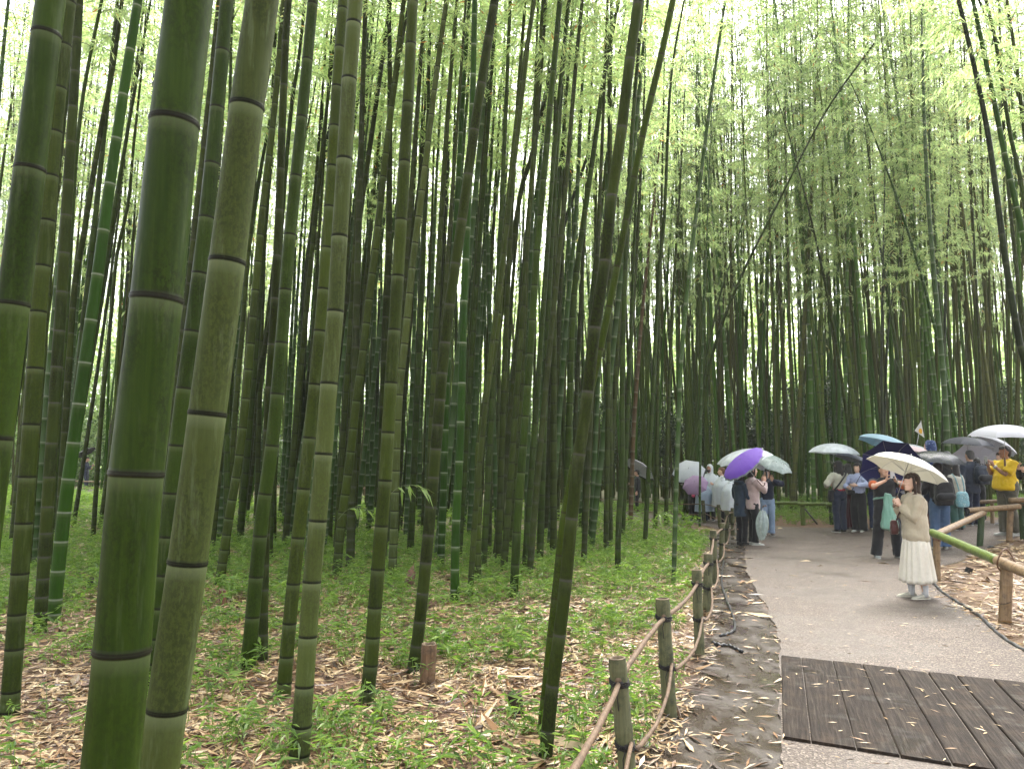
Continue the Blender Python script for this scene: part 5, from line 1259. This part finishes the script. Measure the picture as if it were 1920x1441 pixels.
def umbrella(label, apex, grip, Rr, mat, n=8, rise=.34, rim=None, handle='straight', rot=0.0, over=.10, ferrule=.045, group='open umbrellas'):
    """canopy of n sagging panels on ribs; shaft from just above the apex down past the hand"""
    grip = Vector(grip); apex = W(apex[0], apex[1], grip.y + apex[2]) if isinstance(apex, tuple) else Vector(apex); ax = (apex - grip).normalized(); u = ax.orthogonal().normalized()
    u = (V3(1, 0, 0) - ax * ax.x).normalized(); w = ax.cross(u); root = empty('umbrella', grip); tag(root, label, 'umbrella', group); A = apex - grip
    h = Rr * rise; sub = 6; rows = []; m = 9; N_ = n * sub
    def pt(f, a, off=0.0):
        seg = (a * n / (2 * math.pi) + 1e-6) % 1; sag = math.sin(math.pi * seg); hf = math.pi / n
        chord = math.cos(hf) / math.cos(seg * 2 * hf - hf)
        r = Rr * math.sin(f * 1.18) / math.sin(1.18) * chord * (1 - .03 * sag * f ** 1.5); z = -h * (1 - math.cos(f * 1.35)) / (1 - math.cos(1.35)) + h * .045 * sag * f - off
        z += -.02 * Rr * sag * f ** 6 * 0
        return A + ax * z + (u * math.cos(a + rot) + w * math.sin(a + rot)) * r
    for i in range(m + 1): rows.append([pt(max(.015, i / m), 2 * math.pi * q / N_) for q in range(N_)])
    mb = MB(); mb.loft(rows[:m] if rim else rows, cap=False)
    if rim: mb.loft([rows[m - 1], rows[m]], cap=False, mi=1)
    cn = mb.build('canopy', [mat] + ([rim] if rim else []), root, False)
    md = cn.modifiers.new('thick', 'SOLIDIFY'); md.thickness = .0012
    mb = MB()
    for q in range(n):
        a = 2 * math.pi * q / n; mb.tube([pt(f, a, .006) for f in (.05, .3, .55, .8, 1.0)], .0022, 5); mb.tube([A - ax * h * 1.15, pt(.52, a, .008)], .0022, 5)
    mb.build('ribs', METAL, root)
    mb = MB(); mb.tube([A + ax * .005, -ax * .02], .0055, 8); mb.build('shaft', METAL, root)
    mb = MB(); mb.tube([A - ax * .004, A + ax * ferrule], [.007, .004], 8); mb.build('tip', METAL, root)
    mb = MB()
    if handle == 'hook':
        c = -ax * over; mb.tube([ax * .04, c] + [c + u * .035 * (1 - math.cos(t)) - ax * .035 * math.sin(t) for t in (.5, 1, 1.57, 2.1, 2.7, 3.14)] , .010, 8)
    else: mb.capsule([ax * .035, -ax * over], [.015, .018], 10)
    mb.build('handle', mat_h, root); return root
mat_h = mat_plain('umbrella_handle', (.10, .06, .035), .4, .1)
def phone(label, c, nrm, mat, k=1.0):
    n = Vector(nrm).normalized(); r = V3(0, 0, 1).cross(n).normalized(); M_ = Matrix((r, n, r.cross(n))).transposed()
    root = empty('phone', c); tag(root, label, 'phone'); mb = MB(); mb.box((0, 0, 0), (.075 * k, .009, .15 * k), M_); o = mb.build('phone_body', mat, root, False)
    b = o.modifiers.new('round', 'BEVEL'); b.width = .004; b.segments = 2
    mb = MB(); mb.box(-n * .006, (.068 * k, .001, .138 * k), M_); mb.build('screen', cloth('phone_screen', (.02, .02, .025), .15, .02), root, False)
    mb = MB(); mb.box(n * .0065 + M_ @ V3(.018, 0, .05) * k, (.026 * k, .003, .03 * k), M_); mb.build('camera_block', BLACK, root, False); return root
def strap(parent, pts, r, mat, name='strap'):
    mb = MB(); mb.tube(cr([Vector(p) for p in pts], 5), r, 6, ell=2.2); return mb.build(name, mat, parent)
def soft_bag(name, label, cat, P, c, size, mat, rz=0, straps=(), smooth=4, wr=.008, extra=None):
    root = empty(name, P['at'](*c), 0); root.rotation_euler = (0, 0, P['M'].to_euler().z + rz); tag(root, label, cat)
    mb = MB(); sx, sy, sz = [x * P['k'] for x in size]
    mb.loft([ellring(V3(0, 0, z * sz), V3(1, 0, 0), V3(0, 1, 0), sx * f, sy * f, 24, .6) for z, f in ((-.5, .36), (-.46, .46), (-.2, .52), (.1, .5), (.35, .45), (.46, .36), (.5, .2))])
    blob('bag_body', mb, .012, mat, root, wr, 12, smooth=2)
    Mi = root.matrix_basis.inverted() if False else (Matrix.Translation(root.location) @ Euler(root.rotation_euler).to_matrix().to_4x4()).inverted()
    for pts, r in straps: strap(root, [Mi @ P['at'](*p) for p in pts], r, mat)
    if extra: extra(root, sx, sy, sz)
    return root
# ------------------------------------------------------------------ the visitors
C = cloth
BLK, NVY, DEN, WHT = C('black_cloth', (.014, .014, .016)), C('navy_cloth', (.014, .020, .040)), C('blue_denim', (.055, .095, .17)), C('white_shoe', (.40, .40, .37), .6)
HAIR_B, HAIR_BR, HAIR_G = C('black_hair', (.010, .008, .008), .45, .3, 60), C('brown_hair', (.030, .016, .011), .42, .3, 60), C('greying_hair', (.05, .048, .047), .5, .4, 60)
HAIR_R = C('auburn_hair', (.10, .045, .02), .5, .3, 60)
SILVER = mat_plain('phone_silver', (.35, .34, .34), .3, .05)
WS = dict(m=WHT)
# the woman in front
A = person('woman in beige sweatshirt and long cream skirt holding a white umbrella on the path', 1722, 1122, 887, 88, dict(
    voxel=.0085, skin=SKIN_PALE, wide=1.22, nod=7, turn=14, L=(-.035, .205, 1.285), R=(.035, .205, 1.275), poleL=(-.45, -.35, -.85), poleR=(.4, -.2, -.9),
    handL=dict(d=(.12, .42, .85), n=(1, .1, .1), curl=1.15, side=1), handR=dict(d=(-.10, .42, .85), n=(-1, .1, .1), curl=1.15, side=-1), step=.05,
    skirt=dict(m=C('cream_pleated_cloth', (.56, .52, .44), .8), top=.93, hem=.235, w1=.155, w0=.262),
    top=dict(m=C('beige_sweatshirt', (.36, .31, .225)), hem=.80, hw=1.04, puff=1.12, sw=1.22, wr=.020, ws=6, collar=True), socks=C('white_sock', (.42, .42, .42)),
    shoes=dict(m=C('cream_shoe', (.38, .36, .29), .6), sole=C('cream_sole', (.44, .42, .34), .6)), hair=dict(m=HAIR_BR, len=.24), head=1.06))
CREAM_U = fabric('cream_umbrella_cloth', (.62, .61, .55), .40)
umbrella('small white folding umbrella over the woman in the beige sweatshirt', (1707, 857, 0.02), A['at'](0, .235, 1.36), .47, CREAM_U, 8, .36, None, 'straight', .2, .09)
soft_bag('handbag', 'small dark maroon bag hanging in front of the beige sweatshirt woman', 'handbag', A, (.10, .235, .97), (.10, .10, .20), C('maroon_leather', (.055, .018, .016), .4), straps=([((.10, .2, 1.06), (.0, .18, 1.2), (-.10, .02, 1.44), (-.1, -.12, 1.2), (-.02, -.19, 1.0)), .005],))
# navy umbrella man
B = person('man in black T-shirt photographing with raised phone, green jacket round his waist', 1664, 1046, 868, 180, dict(
    fem=False, wide=1.22, stance=.12, L=(-.085, .25, 1.41), R=(.085, .25, 1.41), poleL=(-.95, .2, -.45), poleR=(.95, .2, -.45), handL=dict(d=(.35, .12, .9), n=(.9, .3, 0), curl=.6), handR=dict(d=(-.35, .12, .9), n=(-.9, .3, 0), curl=.6),
    legs=dict(m=BLK, flare=1.35, hem=.06), top=dict(m=BLK, hem=.86, sleeve=.30, sw=1.2, puff=1.05, trim=C('orange_cloth', (.45, .10, .03))), hair=dict(m=HAIR_B), shoes=dict(m=C('grey_running_shoe', (.16, .17, .17), .6), sole=C('pale_sole', (.42, .42, .38), .6)), nod=3))
phone('white phone held up in front of the face of the man in black', B['at'](0, .335, 1.525), B['M'].to_3x3() @ V3(0, 1, 0), SILVER)
NAVY_U = fabric('navy_umbrella_cloth', (.012, .014, .085), .25)
umbrella('navy umbrella resting tilted behind the man in the black T-shirt', W(1667, 868, 13.62), W(1683, 903, 12.98), .52, NAVY_U, 8, .30, None, 'straight', .39, .08)
# his green jacket
gjk = empty('jacket', B['at'](0, 0, 1.0), R(180)); tag(gjk, 'pale green jacket tied round the waist of the man in the black T-shirt', 'jacket'); mb = MB(); k = B['k']; rows = []
for i in range(12):
    f = i / 11; rows.append([V3((.02 + math.cos(a) * (.055 + .10 * f ** .7 * (1 + .12 * math.cos(6 * a + f * 2)))), .175 + math.sin(a) * (.04 + .05 * f) * (1 + .15 * math.cos(5 * a)), .17 - .66 * f + .05 * math.cos(a) * f) * k for a in [2 * math.pi * q / 40 for q in range(40)]])
mb.loft(rows); blob('jacket_body', mb, .012, C('green_nylon', (.13, .26, .20), .5, sheen=.3), gjk, .022, 9, stretch=(1.6, 1, .35))
mb = MB(); mb.tube([V3(math.cos(a) * .185, math.sin(a) * .15, .07 + .03 * math.sin(a)) * k for a in [2 * math.pi * q / 24 for q in range(25)]], .022 * k, 8); blob('sleeve_knot', mb, .012, C('green_nylon', (0,0,0)), gjk, .006, 14)
# three women on the left of the crowd
C1 = person('woman with black hair in cream blouse and dark jeans seen from behind', 1577, 998, 863, 14, dict(
    L=(-.20, .20, 1.10), R=(.06, .24, 1.12), handR=dict(curl=1.1), poleL=(-.8, -.3, -.6), poleR=(.8, -.3, -.6), legs=dict(m=C('dark_indigo_denim', (.016, .022, .040)), flare=1.1), top=dict(m=C('cream_blouse', (.36, .35, .28)), hem=1.02, puff=1.12, sw=1.3, wr=.02, under=C('red_cloth', (.36, .02, .03))),
    hair=dict(m=HAIR_B, len=.24, fringe=False), shoes=dict(m=BLK)))
soft_bag('shoulder_bag', 'black shoulder bag hanging at the left hip of the cream blouse woman', 'shoulder bag', C1, (-.20, .02, .88), (.20, .10, .27), BLK, straps=([((-.18, -.03, 1.0), (-.08, -.16, 1.2), (.10, -.14, 1.42), (.12, .04, 1.46), (.0, .13, 1.25), (-.17, .08, 1.0)), .010],))
CLEAR = plastic('clear_umbrella_film', (.62, .66, .68), .32); CLEAR_RIM = plastic('clear_umbrella_edge', (.55, .58, .6), .15)
umbrella('clear domed umbrella over the cream blouse woman', (1564, 831, 0.0), C1['at'](.06, .30, 1.14), .60, CLEAR, 8, .40, None, 'hook')
C2 = person('woman with greying hair and maroon trousers behind the cream blouse woman', 1594, 993, 869, 6, dict(
    L=(-.12, .26, 1.12), R=(.10, .28, 1.14), handR=dict(curl=1.1), legs=dict(m=C('maroon_cloth', (.065, .012, .018)), flare=1.2), top=dict(m=C('cream_jumper', (.33, .32, .26)), hem=.93, puff=1.08, sw=1.15), hair=dict(m=HAIR_G, len=.16, fringe=False), shoes=dict(m=BLK)))
BLACK_U = fabric('black_umbrella_cloth', (.012, .012, .015), .15); GREY_U = fabric('lavender_grey_umbrella_cloth', (.20, .21, .26), .35)
umbrella('small lavender grey umbrella with dark inside, tilted right of the clear dome', (1601, 852, 0.0), C2['at'](.10, .33, 1.17), .42, GREY_U, 8, .34)
C3 = person('woman in pale blue blouse and wide black trousers turning to the left', 1613, 997, 867, 128, dict(
    skin=SKIN_PALE, L=(-.10, .27, 1.16), R=(.14, .25, 1.10), poleL=(-.9, -.1, -.5), poleR=(.9, -.1, -.5), legs=dict(m=BLK, flare=1.45, hem=.05), top=dict(m=C('pale_blue_blouse', (.33, .37, .52)), hem=.96, puff=1.14, sw=1.3, wr=.02), hair=dict(m=HAIR_B, len=.20), shoes=WS, turn=8))
soft_bag('belt_bag', 'small black bag on a strap across the pale blue blouse', 'bag', C3, (.10, .16, .98), (.18, .09, .13), BLK, straps=([((.08, .14, 1.05), (-.08, .14, 1.3), (-.12, 0, 1.46), (-.05, -.14, 1.3), (.12, -.10, 1.05)), .006],))
# couple behind the navy umbrella
E0 = person('person in dark blue jeans standing behind the navy umbrella', 1643, 994, 868, 170, dict(legs=dict(m=C('deep_blue_denim', (.016, .026, .065))), top=dict(m=NVY, hem=.9), R=(.12, .24, 1.15), L=(-.12, .2, 1.1), hair=dict(m=HAIR_B), shoes=WS))
SKY_U = fabric('pale_blue_umbrella_cloth', (.36, .50, .58), .4)
umbrella('pale blue umbrella above the navy one', (1663, 818, 0.0), E0['at'](.10, .28, 1.18), .60, SKY_U, 8, .33)
E0b = person('person in grey coat half hidden behind the beige sweatshirt woman', 1713, 1000, 872, 150, dict(legs=dict(m=BLK), top=dict(m=C('grey_coat', (.12, .13, .15)), hem=.7, wr=.015), R=(.12, .24, 1.15), hair=dict(m=HAIR_B, len=.2), shoes=dict(m=BLK)))
PINK_U = fabric('pink_umbrella_cloth', (.60, .48, .48), .4)
umbrella('pink umbrella between the pale blue one and the plaid hood', (1714, 837, 0.0), E0b['at'](.10, .28, 1.18), .46, PINK_U, 8, .32)
E0c = person('person in pale top behind the clear umbrella of the crowd', 1690, 992, 868, 200, dict(legs=dict(m=NVY), top=dict(m=C('pale_grey_top', (.28, .28, .30))), R=(.1, .24, 1.2), hair=dict(m=HAIR_B), shoes=WS))
umbrella('clear umbrella squeezed beneath the pale blue one', (1690, 832, 0.0), E0c['at'](.10, .30, 1.22), .60, CLEAR, 8, .36)
# backpack and jeans
D1 = person('person in black jacket and blue jeans with black backpack seen from behind', 1766, 1030, 866, -8, dict(
    fem=False, wide=1.08, L=(-.12, .26, 1.18), R=(.14, .26, 1.18), legs=dict(m=DEN, flare=1.3, hem=.06), top=dict(m=BLK, hem=.88, puff=1.05, sw=1.15), hair=dict(m=HAIR_B, fringe=False), shoes=dict(m=C('cream_canvas_shoe', (.34, .33, .28), .6))))
def pack_details(root, sx, sy, sz):
    mb = MB(); mb.capsule([V3(-sx * .3, -sy * .55, -sz * .15), V3(sx * .3, -sy * .55, -sz * .15)], sy * .35); blob('front_pocket', mb, .012, BLK, root, .004)
    mb = MB(); mb.tube([V3(math.cos(a) * .04, -.01, sz * .48 + math.sin(a) * .045) for a in [math.pi * q / 8 for q in range(9)]], .007, 6); mb.build('grab_loop', BLK, root)
soft_bag('backpack', 'black backpack on the person in blue jeans', 'backpack', D1, (0, -.24, 1.12), (.34, .22, .48), BLK, straps=([((-.09, -.16, 1.33), (-.11, -.02, 1.45), (-.11, .13, 1.3), (-.13, .05, 1.05), (-.13, -.16, 1.0)), .012], [((.09, -.16, 1.33), (.11, -.02, 1.45), (.11, .13, 1.3), (.13, .05, 1.05), (.13, -.16, 1.0)), .012]), extra=pack_details)
SMOKE = plastic('smoky_umbrella_film', (.055, .06, .065), .22, .25)
umbrella('wet smoky black umbrella over the person with the black backpack', (1762, 846, -0.12), D1['at'](.05, .30, 1.24), .47, SMOKE, 8, .36)
D3 = person('tall person with a dark blue plaid hood above the smoky umbrella', 1752, 992, 826, 20, dict(fem=False, legs=dict(m=NVY), top=dict(m=C('blue_plaid_cloth', (.018, .035, .10), pattern=((.10, .14, .24), 22)), hood='up', hem=.85), L=(-.25, .35, 1.5), handL=dict(curl=1.2), hair=None, shoes=dict(m=BLK)))
fl = empty('flag', W(1717, 852, 16.4)); tag(fl, 'small white triangular guide flag on a thin stick above the crowd', 'flag'); o0 = fl.location
mb = MB(); mb.tube([W(1713, 868, 16.4) - o0, W(1727, 788, 16.4) - o0], .005, 6); mb.build('stick', METAL, fl)
fp = [W(x, y, 16.4) - o0 for x, y in ((1727, 790), (1715, 807), (1733, 820))]; mb = MB(); mb.loft([[p + V3(0, -.004, 0) for p in fp], [p + V3(0, .004, 0) for p in fp]]); mb.build('pennant', fabric('white_flag_cloth', (.5, .5, .47), .3), fl, False)
mb = MB(); e = [W(x, y, 16.39) - o0 for x, y in ((1724, 803), (1722, 807), (1724, 812), (1728, 813), (1729, 807), (1727, 803))]; mb.loft([[p + V3(0, -.008, 0) for p in e], [p + V3(0, -.004, 0) for p in e]]); mb.build('emblem', C('orange_yellow_print', (.50, .28, .03)), fl, False)
D2 = person('person in cream jacket and teal trousers with a pale blue tote', 1797, 994, 868, 12, dict(L=(-.2, .1, .9), legs=dict(m=C('teal_cloth', (.035, .085, .075)), flare=1.35), top=dict(m=C('ivory_jacket', (.36, .35, .30)), hem=.9, puff=1.1), hair=dict(m=HAIR_B, len=.2, fringe=False), shoes=dict(m=BLK)))
soft_bag('tote_bag', 'pale blue patterned tote bag on the teal trousers person', 'tote bag', D2, (-.02, -.21, .80), (.36, .14, .40), C('pale_blue_print', (.14, .28, .32), pattern=((.36, .42, .42), 30)), straps=([((-.08, -.2, .98), (-.10, -.12, 1.3), (-.12, -.02, 1.45)), .008], [((.08, -.2, .98), (.10, -.12, 1.3), (.12, -.02, 1.45)), .008]))
D4 = person('person in black behind the smoky umbrella, face hidden', 1783, 990, 846, -20, dict(legs=dict(m=BLK), top=dict(m=BLK, hem=.8), hair=dict(m=HAIR_B, len=.2), L=(-.1, .25, 1.2), shoes=dict(m=BLK)))
# navy jacket with plastic bag
E1 = person('grey-haired man in long dark navy jacket seen from behind, white bag in hand', 1826, 985, 844, 8, dict(
    fem=False, wide=1.1, R=(.14, .26, 1.14), L=(-.245, .0, .82), handL=dict(d=(0, .1, -1), n=(1, 0, 0), curl=1.0), legs=dict(m=C('dark_navy_trousers', (.010, .014, .030)), flare=1.25), top=dict(m=C('dark_slate_jacket', (.020, .026, .042)), hem=.74, hw=1.06, puff=1.05, sw=1.15, wr=.014), hair=dict(m=HAIR_G, fringe=False), shoes=dict(m=C('navy_sneaker', (.02, .03, .06), .6))))
soft_bag('backpack', 'dark navy backpack slung over the right shoulder of the navy jacket man', 'backpack', E1, (.10, -.22, 1.16), (.32, .22, .44), C('navy_nylon', (.010, .016, .030), .5), straps=([((.02, -.16, 1.36), (.11, -.02, 1.46), (.16, .12, 1.3), (.20, .0, 1.05), (.19, -.16, 1.0)), .013],), extra=pack_details)
soft_bag('plastic_bag', 'white plastic carrier bag hanging from the navy jacket man\'s hand', 'plastic bag', E1, (-.26, .0, .57), (.17, .11, .30), plastic('white_carrier_film', (.42, .42, .38), .08, .35), wr=.02, straps=([((-.27, .0, .70), (-.25, .0, .80)), .012],))
DGREY_U = fabric('dark_grey_umbrella_cloth', (.045, .048, .058), .2)
umbrella('dark grey umbrella over the navy jacket man', (1815, 819, -0.05), E1['at'](.13, .31, 1.17), .54, DGREY_U, 8, .33)
W_U = fabric('white_umbrella_cloth', (.50, .50, .54), .4)
F0 = person('person in dark jacket in front of the navy jacket man, under a white umbrella', 1838, 978, 858, -15, dict(legs=dict(m=BLK), top=dict(m=BLK), hair=dict(m=HAIR_B), R=(.12, .24, 1.14), shoes=dict(m=BLK)))
umbrella('white umbrella leaning back between the navy jacket man and the stems', (1833, 857, 0.55), F0['at'](.10, .30, 1.17), .60, W_U, 8, .34)
# right edge
F1 = person('black-haired woman in black aiming a phone, left of the yellow shirt', 1886, 984, 846, 84, dict(L=(-.05, .28, 1.36), R=(.05, .28, 1.36), handL=dict(d=(.1, .3, .9), n=(1, 0, 0), curl=.8), handR=dict(d=(-.1, .3, .9), n=(-1, 0, 0), curl=.8), legs=dict(m=BLK, flare=1.0), top=dict(m=BLK, hem=.84, sw=1.1), hair=dict(m=HAIR_B, len=.16), shoes=dict(m=C('grey_lilac_shoe', (.20, .19, .22), .6)), skin=SKIN_PALE, turn=10))
phone('dark phone held by the black-haired woman', F1['at'](0, .37, 1.46), F1['M'].to_3x3() @ V3(0, 1, 0), BLACK)
umbrella('white umbrella with a black pole over the black-haired woman', (1873, 826, 0.0), F1['at'](.05, .33, 1.42), .44, fabric('off_white_umbrella_cloth', (.46, .46, .48), .4), 8, .35)
F2 = person('heavy man in bright yellow polo shirt holding a phone, facing left', 1895, 1004, 835, 94, dict(
    skin=SKIN_TAN, fem=False, wide=1.42, L=(-.06, .30, 1.335), R=(.05, .33, 1.34), poleL=(-.6, -.5, -.7), poleR=(.5, -.3, -.8), handL=dict(d=(.15, .35, .85), n=(1, .1, 0), curl=.8), handR=dict(d=(-.1, .3, .9), n=(-1, 0, 0), curl=.8), step=.06,
    legs=dict(m=C('olive_cargo_cloth', (.085, .078, .058)), flare=1.15), top=dict(m=C('yellow_polo', (.60, .40, .010), .75), hem=.86, sleeve=.42, sw=1.45, belly=.085, wr=.012, collar=True), hair=dict(m=HAIR_B), shoes=WS, nod=8))
mb = MB(); S_, E_, T_ = F2['arms']['L']; u_ = (T_ - E_).normalized(); mb.tube([E_.lerp(T_, .86) - u_ * .02, E_.lerp(T_, .86) + u_ * .015], .038, 12); o = mb.build('wrist_watch', C('white_strap', (.42, .42, .42), .5), F2['root'])
phone('silver phone held by the man in the yellow polo', F2['at'](0, .40, 1.44), F2['M'].to_3x3() @ V3(0, 1, 0), SILVER)
F3 = person('black-haired person cut by the right edge of the photo, behind the yellow polo', 1950, 1012, 834, 100, dict(d=13.9, legs=dict(m=BLK), top=dict(m=BLK, puff=1.05), L=(-.1, .25, 1.25), R=(.1, .25, 1.3), hair=dict(m=HAIR_B, len=.14, fringe=False), shoes=dict(m=BLK)))
umbrella('wide white umbrella over the yellow polo man at the right edge', (1882, 796, -0.05), W(1884, 862, 14.3), .60, W_U, 8, .36)
# group on the left edge of the path
G1 = person('person in fluffy pale pink sweater and black trousers taking a photo', 1413, 1022, 871, -84, dict(
    L=(-.05, .27, 1.37), R=(.05, .25, 1.36), poleL=(-.5, -.2, -.8), poleR=(.6, -.1, -.8), handL=dict(d=(.1, .25, .95), n=(1, .1, 0), curl=.8), handR=dict(d=(-.1, .25, .95), n=(-1, .1, 0), curl=.8), wide=1.05,
    legs=dict(m=BLK, flare=1.08), top=dict(m=C('fluffy_pale_pink_wool', (.36, .27, .25), .95, .3, 90, .5), hem=.77, hw=1.12, puff=1.14, sw=1.32, wr=.015), hair=dict(m=HAIR_B, len=.10), shoes=WS, skin=SKIN, nod=4))
phone('pale phone raised by the pink sweater person', G1['at'](0, .345, 1.50), G1['M'].to_3x3() @ V3(0, 1, 0), SILVER)
G2 = person('person in slate blue parka and black leggings under the purple umbrella', 1391, 1021, 882, -62, dict(
    L=(-.1, .24, 1.2), R=(.12, .2, 1.18), legs=dict(m=BLK, flare=.95), top=dict(m=C('slate_blue_parka', (.025, .040, .060)), hem=.66, hw=1.12, puff=1.08, sw=1.2, hood='down', wr=.016), hair=dict(m=HAIR_B, len=.30, fringe=False), shoes=dict(m=BLK, sole=BLK)))
PURPLE_U = fabric('purple_umbrella_cloth', (.19, .08, .50), .4); SMOKE_RIM = plastic('clear_grey_rim', (.22, .24, .25), .3)
umbrella('purple umbrella with a clear grey rim, tilted to the left', W(1388, 861, 14.85), W(1422, 902, 14.97), .48, PURPLE_U, 16, .26, SMOKE_RIM, 'hook', .1)
G3 = person('person in navy jacket and pale jeans raising both hands, facing us', 1441, 1004, 878, 168, dict(
    skin=SKIN, L=(-.10, .24, 1.42), R=(.12, .22, 1.42), poleL=(-.95, .1, -.35), poleR=(.95, .1, -.4), handL=dict(d=(.2, .1, .95), n=(0, 1, 0), curl=.35), handR=dict(d=(-.25, .1, .95), n=(0, 1, 0), curl=.4), legs=dict(m=C('pale_denim', (.17, .23, .32)), flare=1.1), top=dict(m=C('navy_bomber', (.010, .014, .030)), hem=.92, puff=1.12, sw=1.35), hair=dict(m=HAIR_B, len=.12), shoes=dict(m=C('brown_black_shoe', (.03, .02, .018), .6))))
CLEAR_G = plastic('clear_greenish_film', (.40, .47, .44), .45)
umbrella('clear umbrella tilted to the right over the navy jacket person', W(1453, 858, 16.55), W(1438, 893, 16.75), .44, CLEAR_G, 8, .34, None, 'hook', .2)
umbrella('large clear umbrella behind the purple one', W(1392, 843, 15.9), W(1404, 893, 15.95), .58, CLEAR, 8, .36, None, 'hook', .3)
umbrella('small white umbrella beside the pink sweater person\'s face', W(1434, 862, 17.4), W(1432, 892, 17.2), .30, W_U, 8, .34)
# closed umbrella hanging point down
fu = empty('folded_umbrella', W(1430, 955, 14.9)); tag(fu, 'folded clear umbrella hanging point down beside the black trousers', 'umbrella'); tipp = gp(1428, 1014); tipp = W(1428, 1012, 14.9) - fu.location; rows = []
ax = tipp.normalized(); u = V3(1, 0, 0); w = ax.cross(u)
for i in range(14):
    f = i / 13; r = .02 + .10 * math.sin(math.pi * min(1, (1 - f) * .9 + .06)) ** .8 * (1 - f * .3)
    rows.append([tipp * (f * .96 + .03) + (u * math.cos(a) + w * math.sin(a)) * r * (1 + .22 * math.cos(8 * a + f)) for a in [2 * math.pi * q / 48 for q in range(48)]])
mb = MB(); mb.loft(rows, cap=False); mb.build('canopy', CLEAR_G, fu); mb = MB(); mb.tube([tipp * -.08, tipp * 1.02], .007, 8); mb.build('shaft', METAL, fu)
mb = MB(); mb.tube([tipp * -.08, tipp * -.12 + u * .015, tipp * -.14 + u * .05, tipp * -.10 + u * .07], .012, 8); mb.build('handle', mat_h, fu)
# rain ponchos
PON_W, PON_B = plastic('milky_poncho_film', (.64, .68, .70), .14, .3), plastic('bluish_poncho_film', (.44, .54, .66), .18, .3)
H1 = person('man in white hooded rain poncho and dark face mask', 1333, 976, 871, 150, dict(fem=False, skin=SKIN_TAN, cape=dict(m=PON_W, hem=.62, hood=True), legs=dict(m=BLK), top=dict(m=C('grey_top', (.16, .17, .17))), hair=None, shoes=dict(m=BLK), L=(-.2, .15, .95), R=(.2, .15, .95), turn=-10))
mb = MB(); mb.ball(H1['hp'](0, .072, -.055), (.055, .045, .045), 12, 8); mb.build('face_mask', BLK, H1['root'])
H2 = person('brown-haired person in long milky poncho facing left', 1356, 980, 876, 76, dict(fem=False, cape=dict(m=PON_W, hem=.50), legs=dict(m=BLK), top=dict(m=C('pale_grey_jumper', (.20, .22, .22))), hair=dict(m=HAIR_R), shoes=dict(m=BLK), L=(-.27, .06, .86), R=(.1, .28, 1.2), skin=SKIN_PALE))
H3 = person('short person in bluish poncho by the rope fence', 1322, 978, 896, 40, dict(cape=dict(m=PON_B, hem=.42, hood=True), legs=dict(m=NVY), top=dict(m=C('blue_top', (.10, .14, .22))), hair=None, shoes=dict(m=BLK), L=(-.2, .15, .9), R=(.28, .02, .75)))
H3b = person('person in pale poncho behind the slate blue parka', 1372, 984, 886, 60, dict(cape=dict(m=PON_W, hem=.5, hood=True), legs=dict(m=BLK), top=dict(m=C('pale_top', (.3, .32, .32))), hair=None, shoes=dict(m=BLK)))
H4 = person('person in black behind the slim culms, pink charm on the bag', 1302, 977, 884, 160, dict(legs=dict(m=BLK, flare=1.2), top=dict(m=BLK, hem=.8), hair=dict(m=HAIR_B), shoes=dict(m=BLK), R=(.1, .25, 1.15), L=(-.1, .25, 1.1)))
mb = MB(); mb.capsule([H4['at'](-.02, .34, .98), H4['at'](-.02, .34, .90)], [.03, .045]); ch = mb.build('charm', C('hot_pink', (.6, .08, .16)), None); tag(ch, 'small pink charm hanging on the person in black', 'charm')
WB_RIM = fabric('black_rim_cloth', (.012, .012, .014), .1)
umbrella('white umbrella with black edge behind the slim culms', (1291, 878, -0.6), H4['at'](.06, .34, 1.1), .47, fabric('milk_white_cloth', (.48, .50, .52), .4), 8, .34, WB_RIM)
umbrella('dusty lilac umbrella lowered in front of the person in black', W(1302, 903, 20.0), W(1309, 926, 20.35), .34, fabric('lilac_cloth', (.30, .20, .32), .35), 8, .4)
H5 = person('person in black behind the dead reddish culm', 1196, 962, 880, 80, dict(legs=dict(m=BLK), top=dict(m=BLK), hair=dict(m=HAIR_B), shoes=dict(m=BLK), R=(.1, .25, 1.15)))
umbrella('black and white umbrella half hidden behind the dead reddish culm', (1204, 872, 0.2), H5['at'](.09, .3, 1.2), .58, fabric('white_cloth_b', (.48, .49, .5), .4), 8, .34, WB_RIM)
H6 = person('lone person in dark clothes under a black umbrella far off to the left', 160, 916, 856, -80, dict(d=45.5, fem=False, legs=dict(m=NVY), top=dict(m=NVY, hem=.8), hair=dict(m=HAIR_B), shoes=dict(m=BLK), R=(.05, .28, 1.25), L=(-.1, .2, 1.1), voxel=.02))
umbrella('black umbrella of the lone person far off to the left', (158, 844, 0.0), H6['at'](.05, .33, 1.3), .62, BLACK_U, 8, .30)
H7 = person('distant person in a red jacket glimpsed through a slit between culms', 834, 920, 862, 90, dict(d=42, legs=dict(m=BLK), top=dict(m=C('red_jacket', (.45, .03, .03))), hair=dict(m=HAIR_B), shoes=WS, voxel=.02))
bake()

# ------------------------------------------------------------------ thin rain mist
hm, nt, b, o = nodes('rain_mist'); nt.nodes.remove(b)
pv = N(nt, 'ShaderNodeVolumePrincipled'); pv.inputs['Color'].default_value = (.95, .97, .90, 1); pv.inputs['Density'].default_value = .0006; pv.inputs['Anisotropy'].default_value = .3
L(nt, pv.outputs[0], o.inputs['Volume'])
mb = MB(); mb.box((0, 190, 15), (540, 520, 34)); tag(mb.build('haze', hm, None, False), 'thin pale rain mist filling the grove', 'haze', kind='stuff')
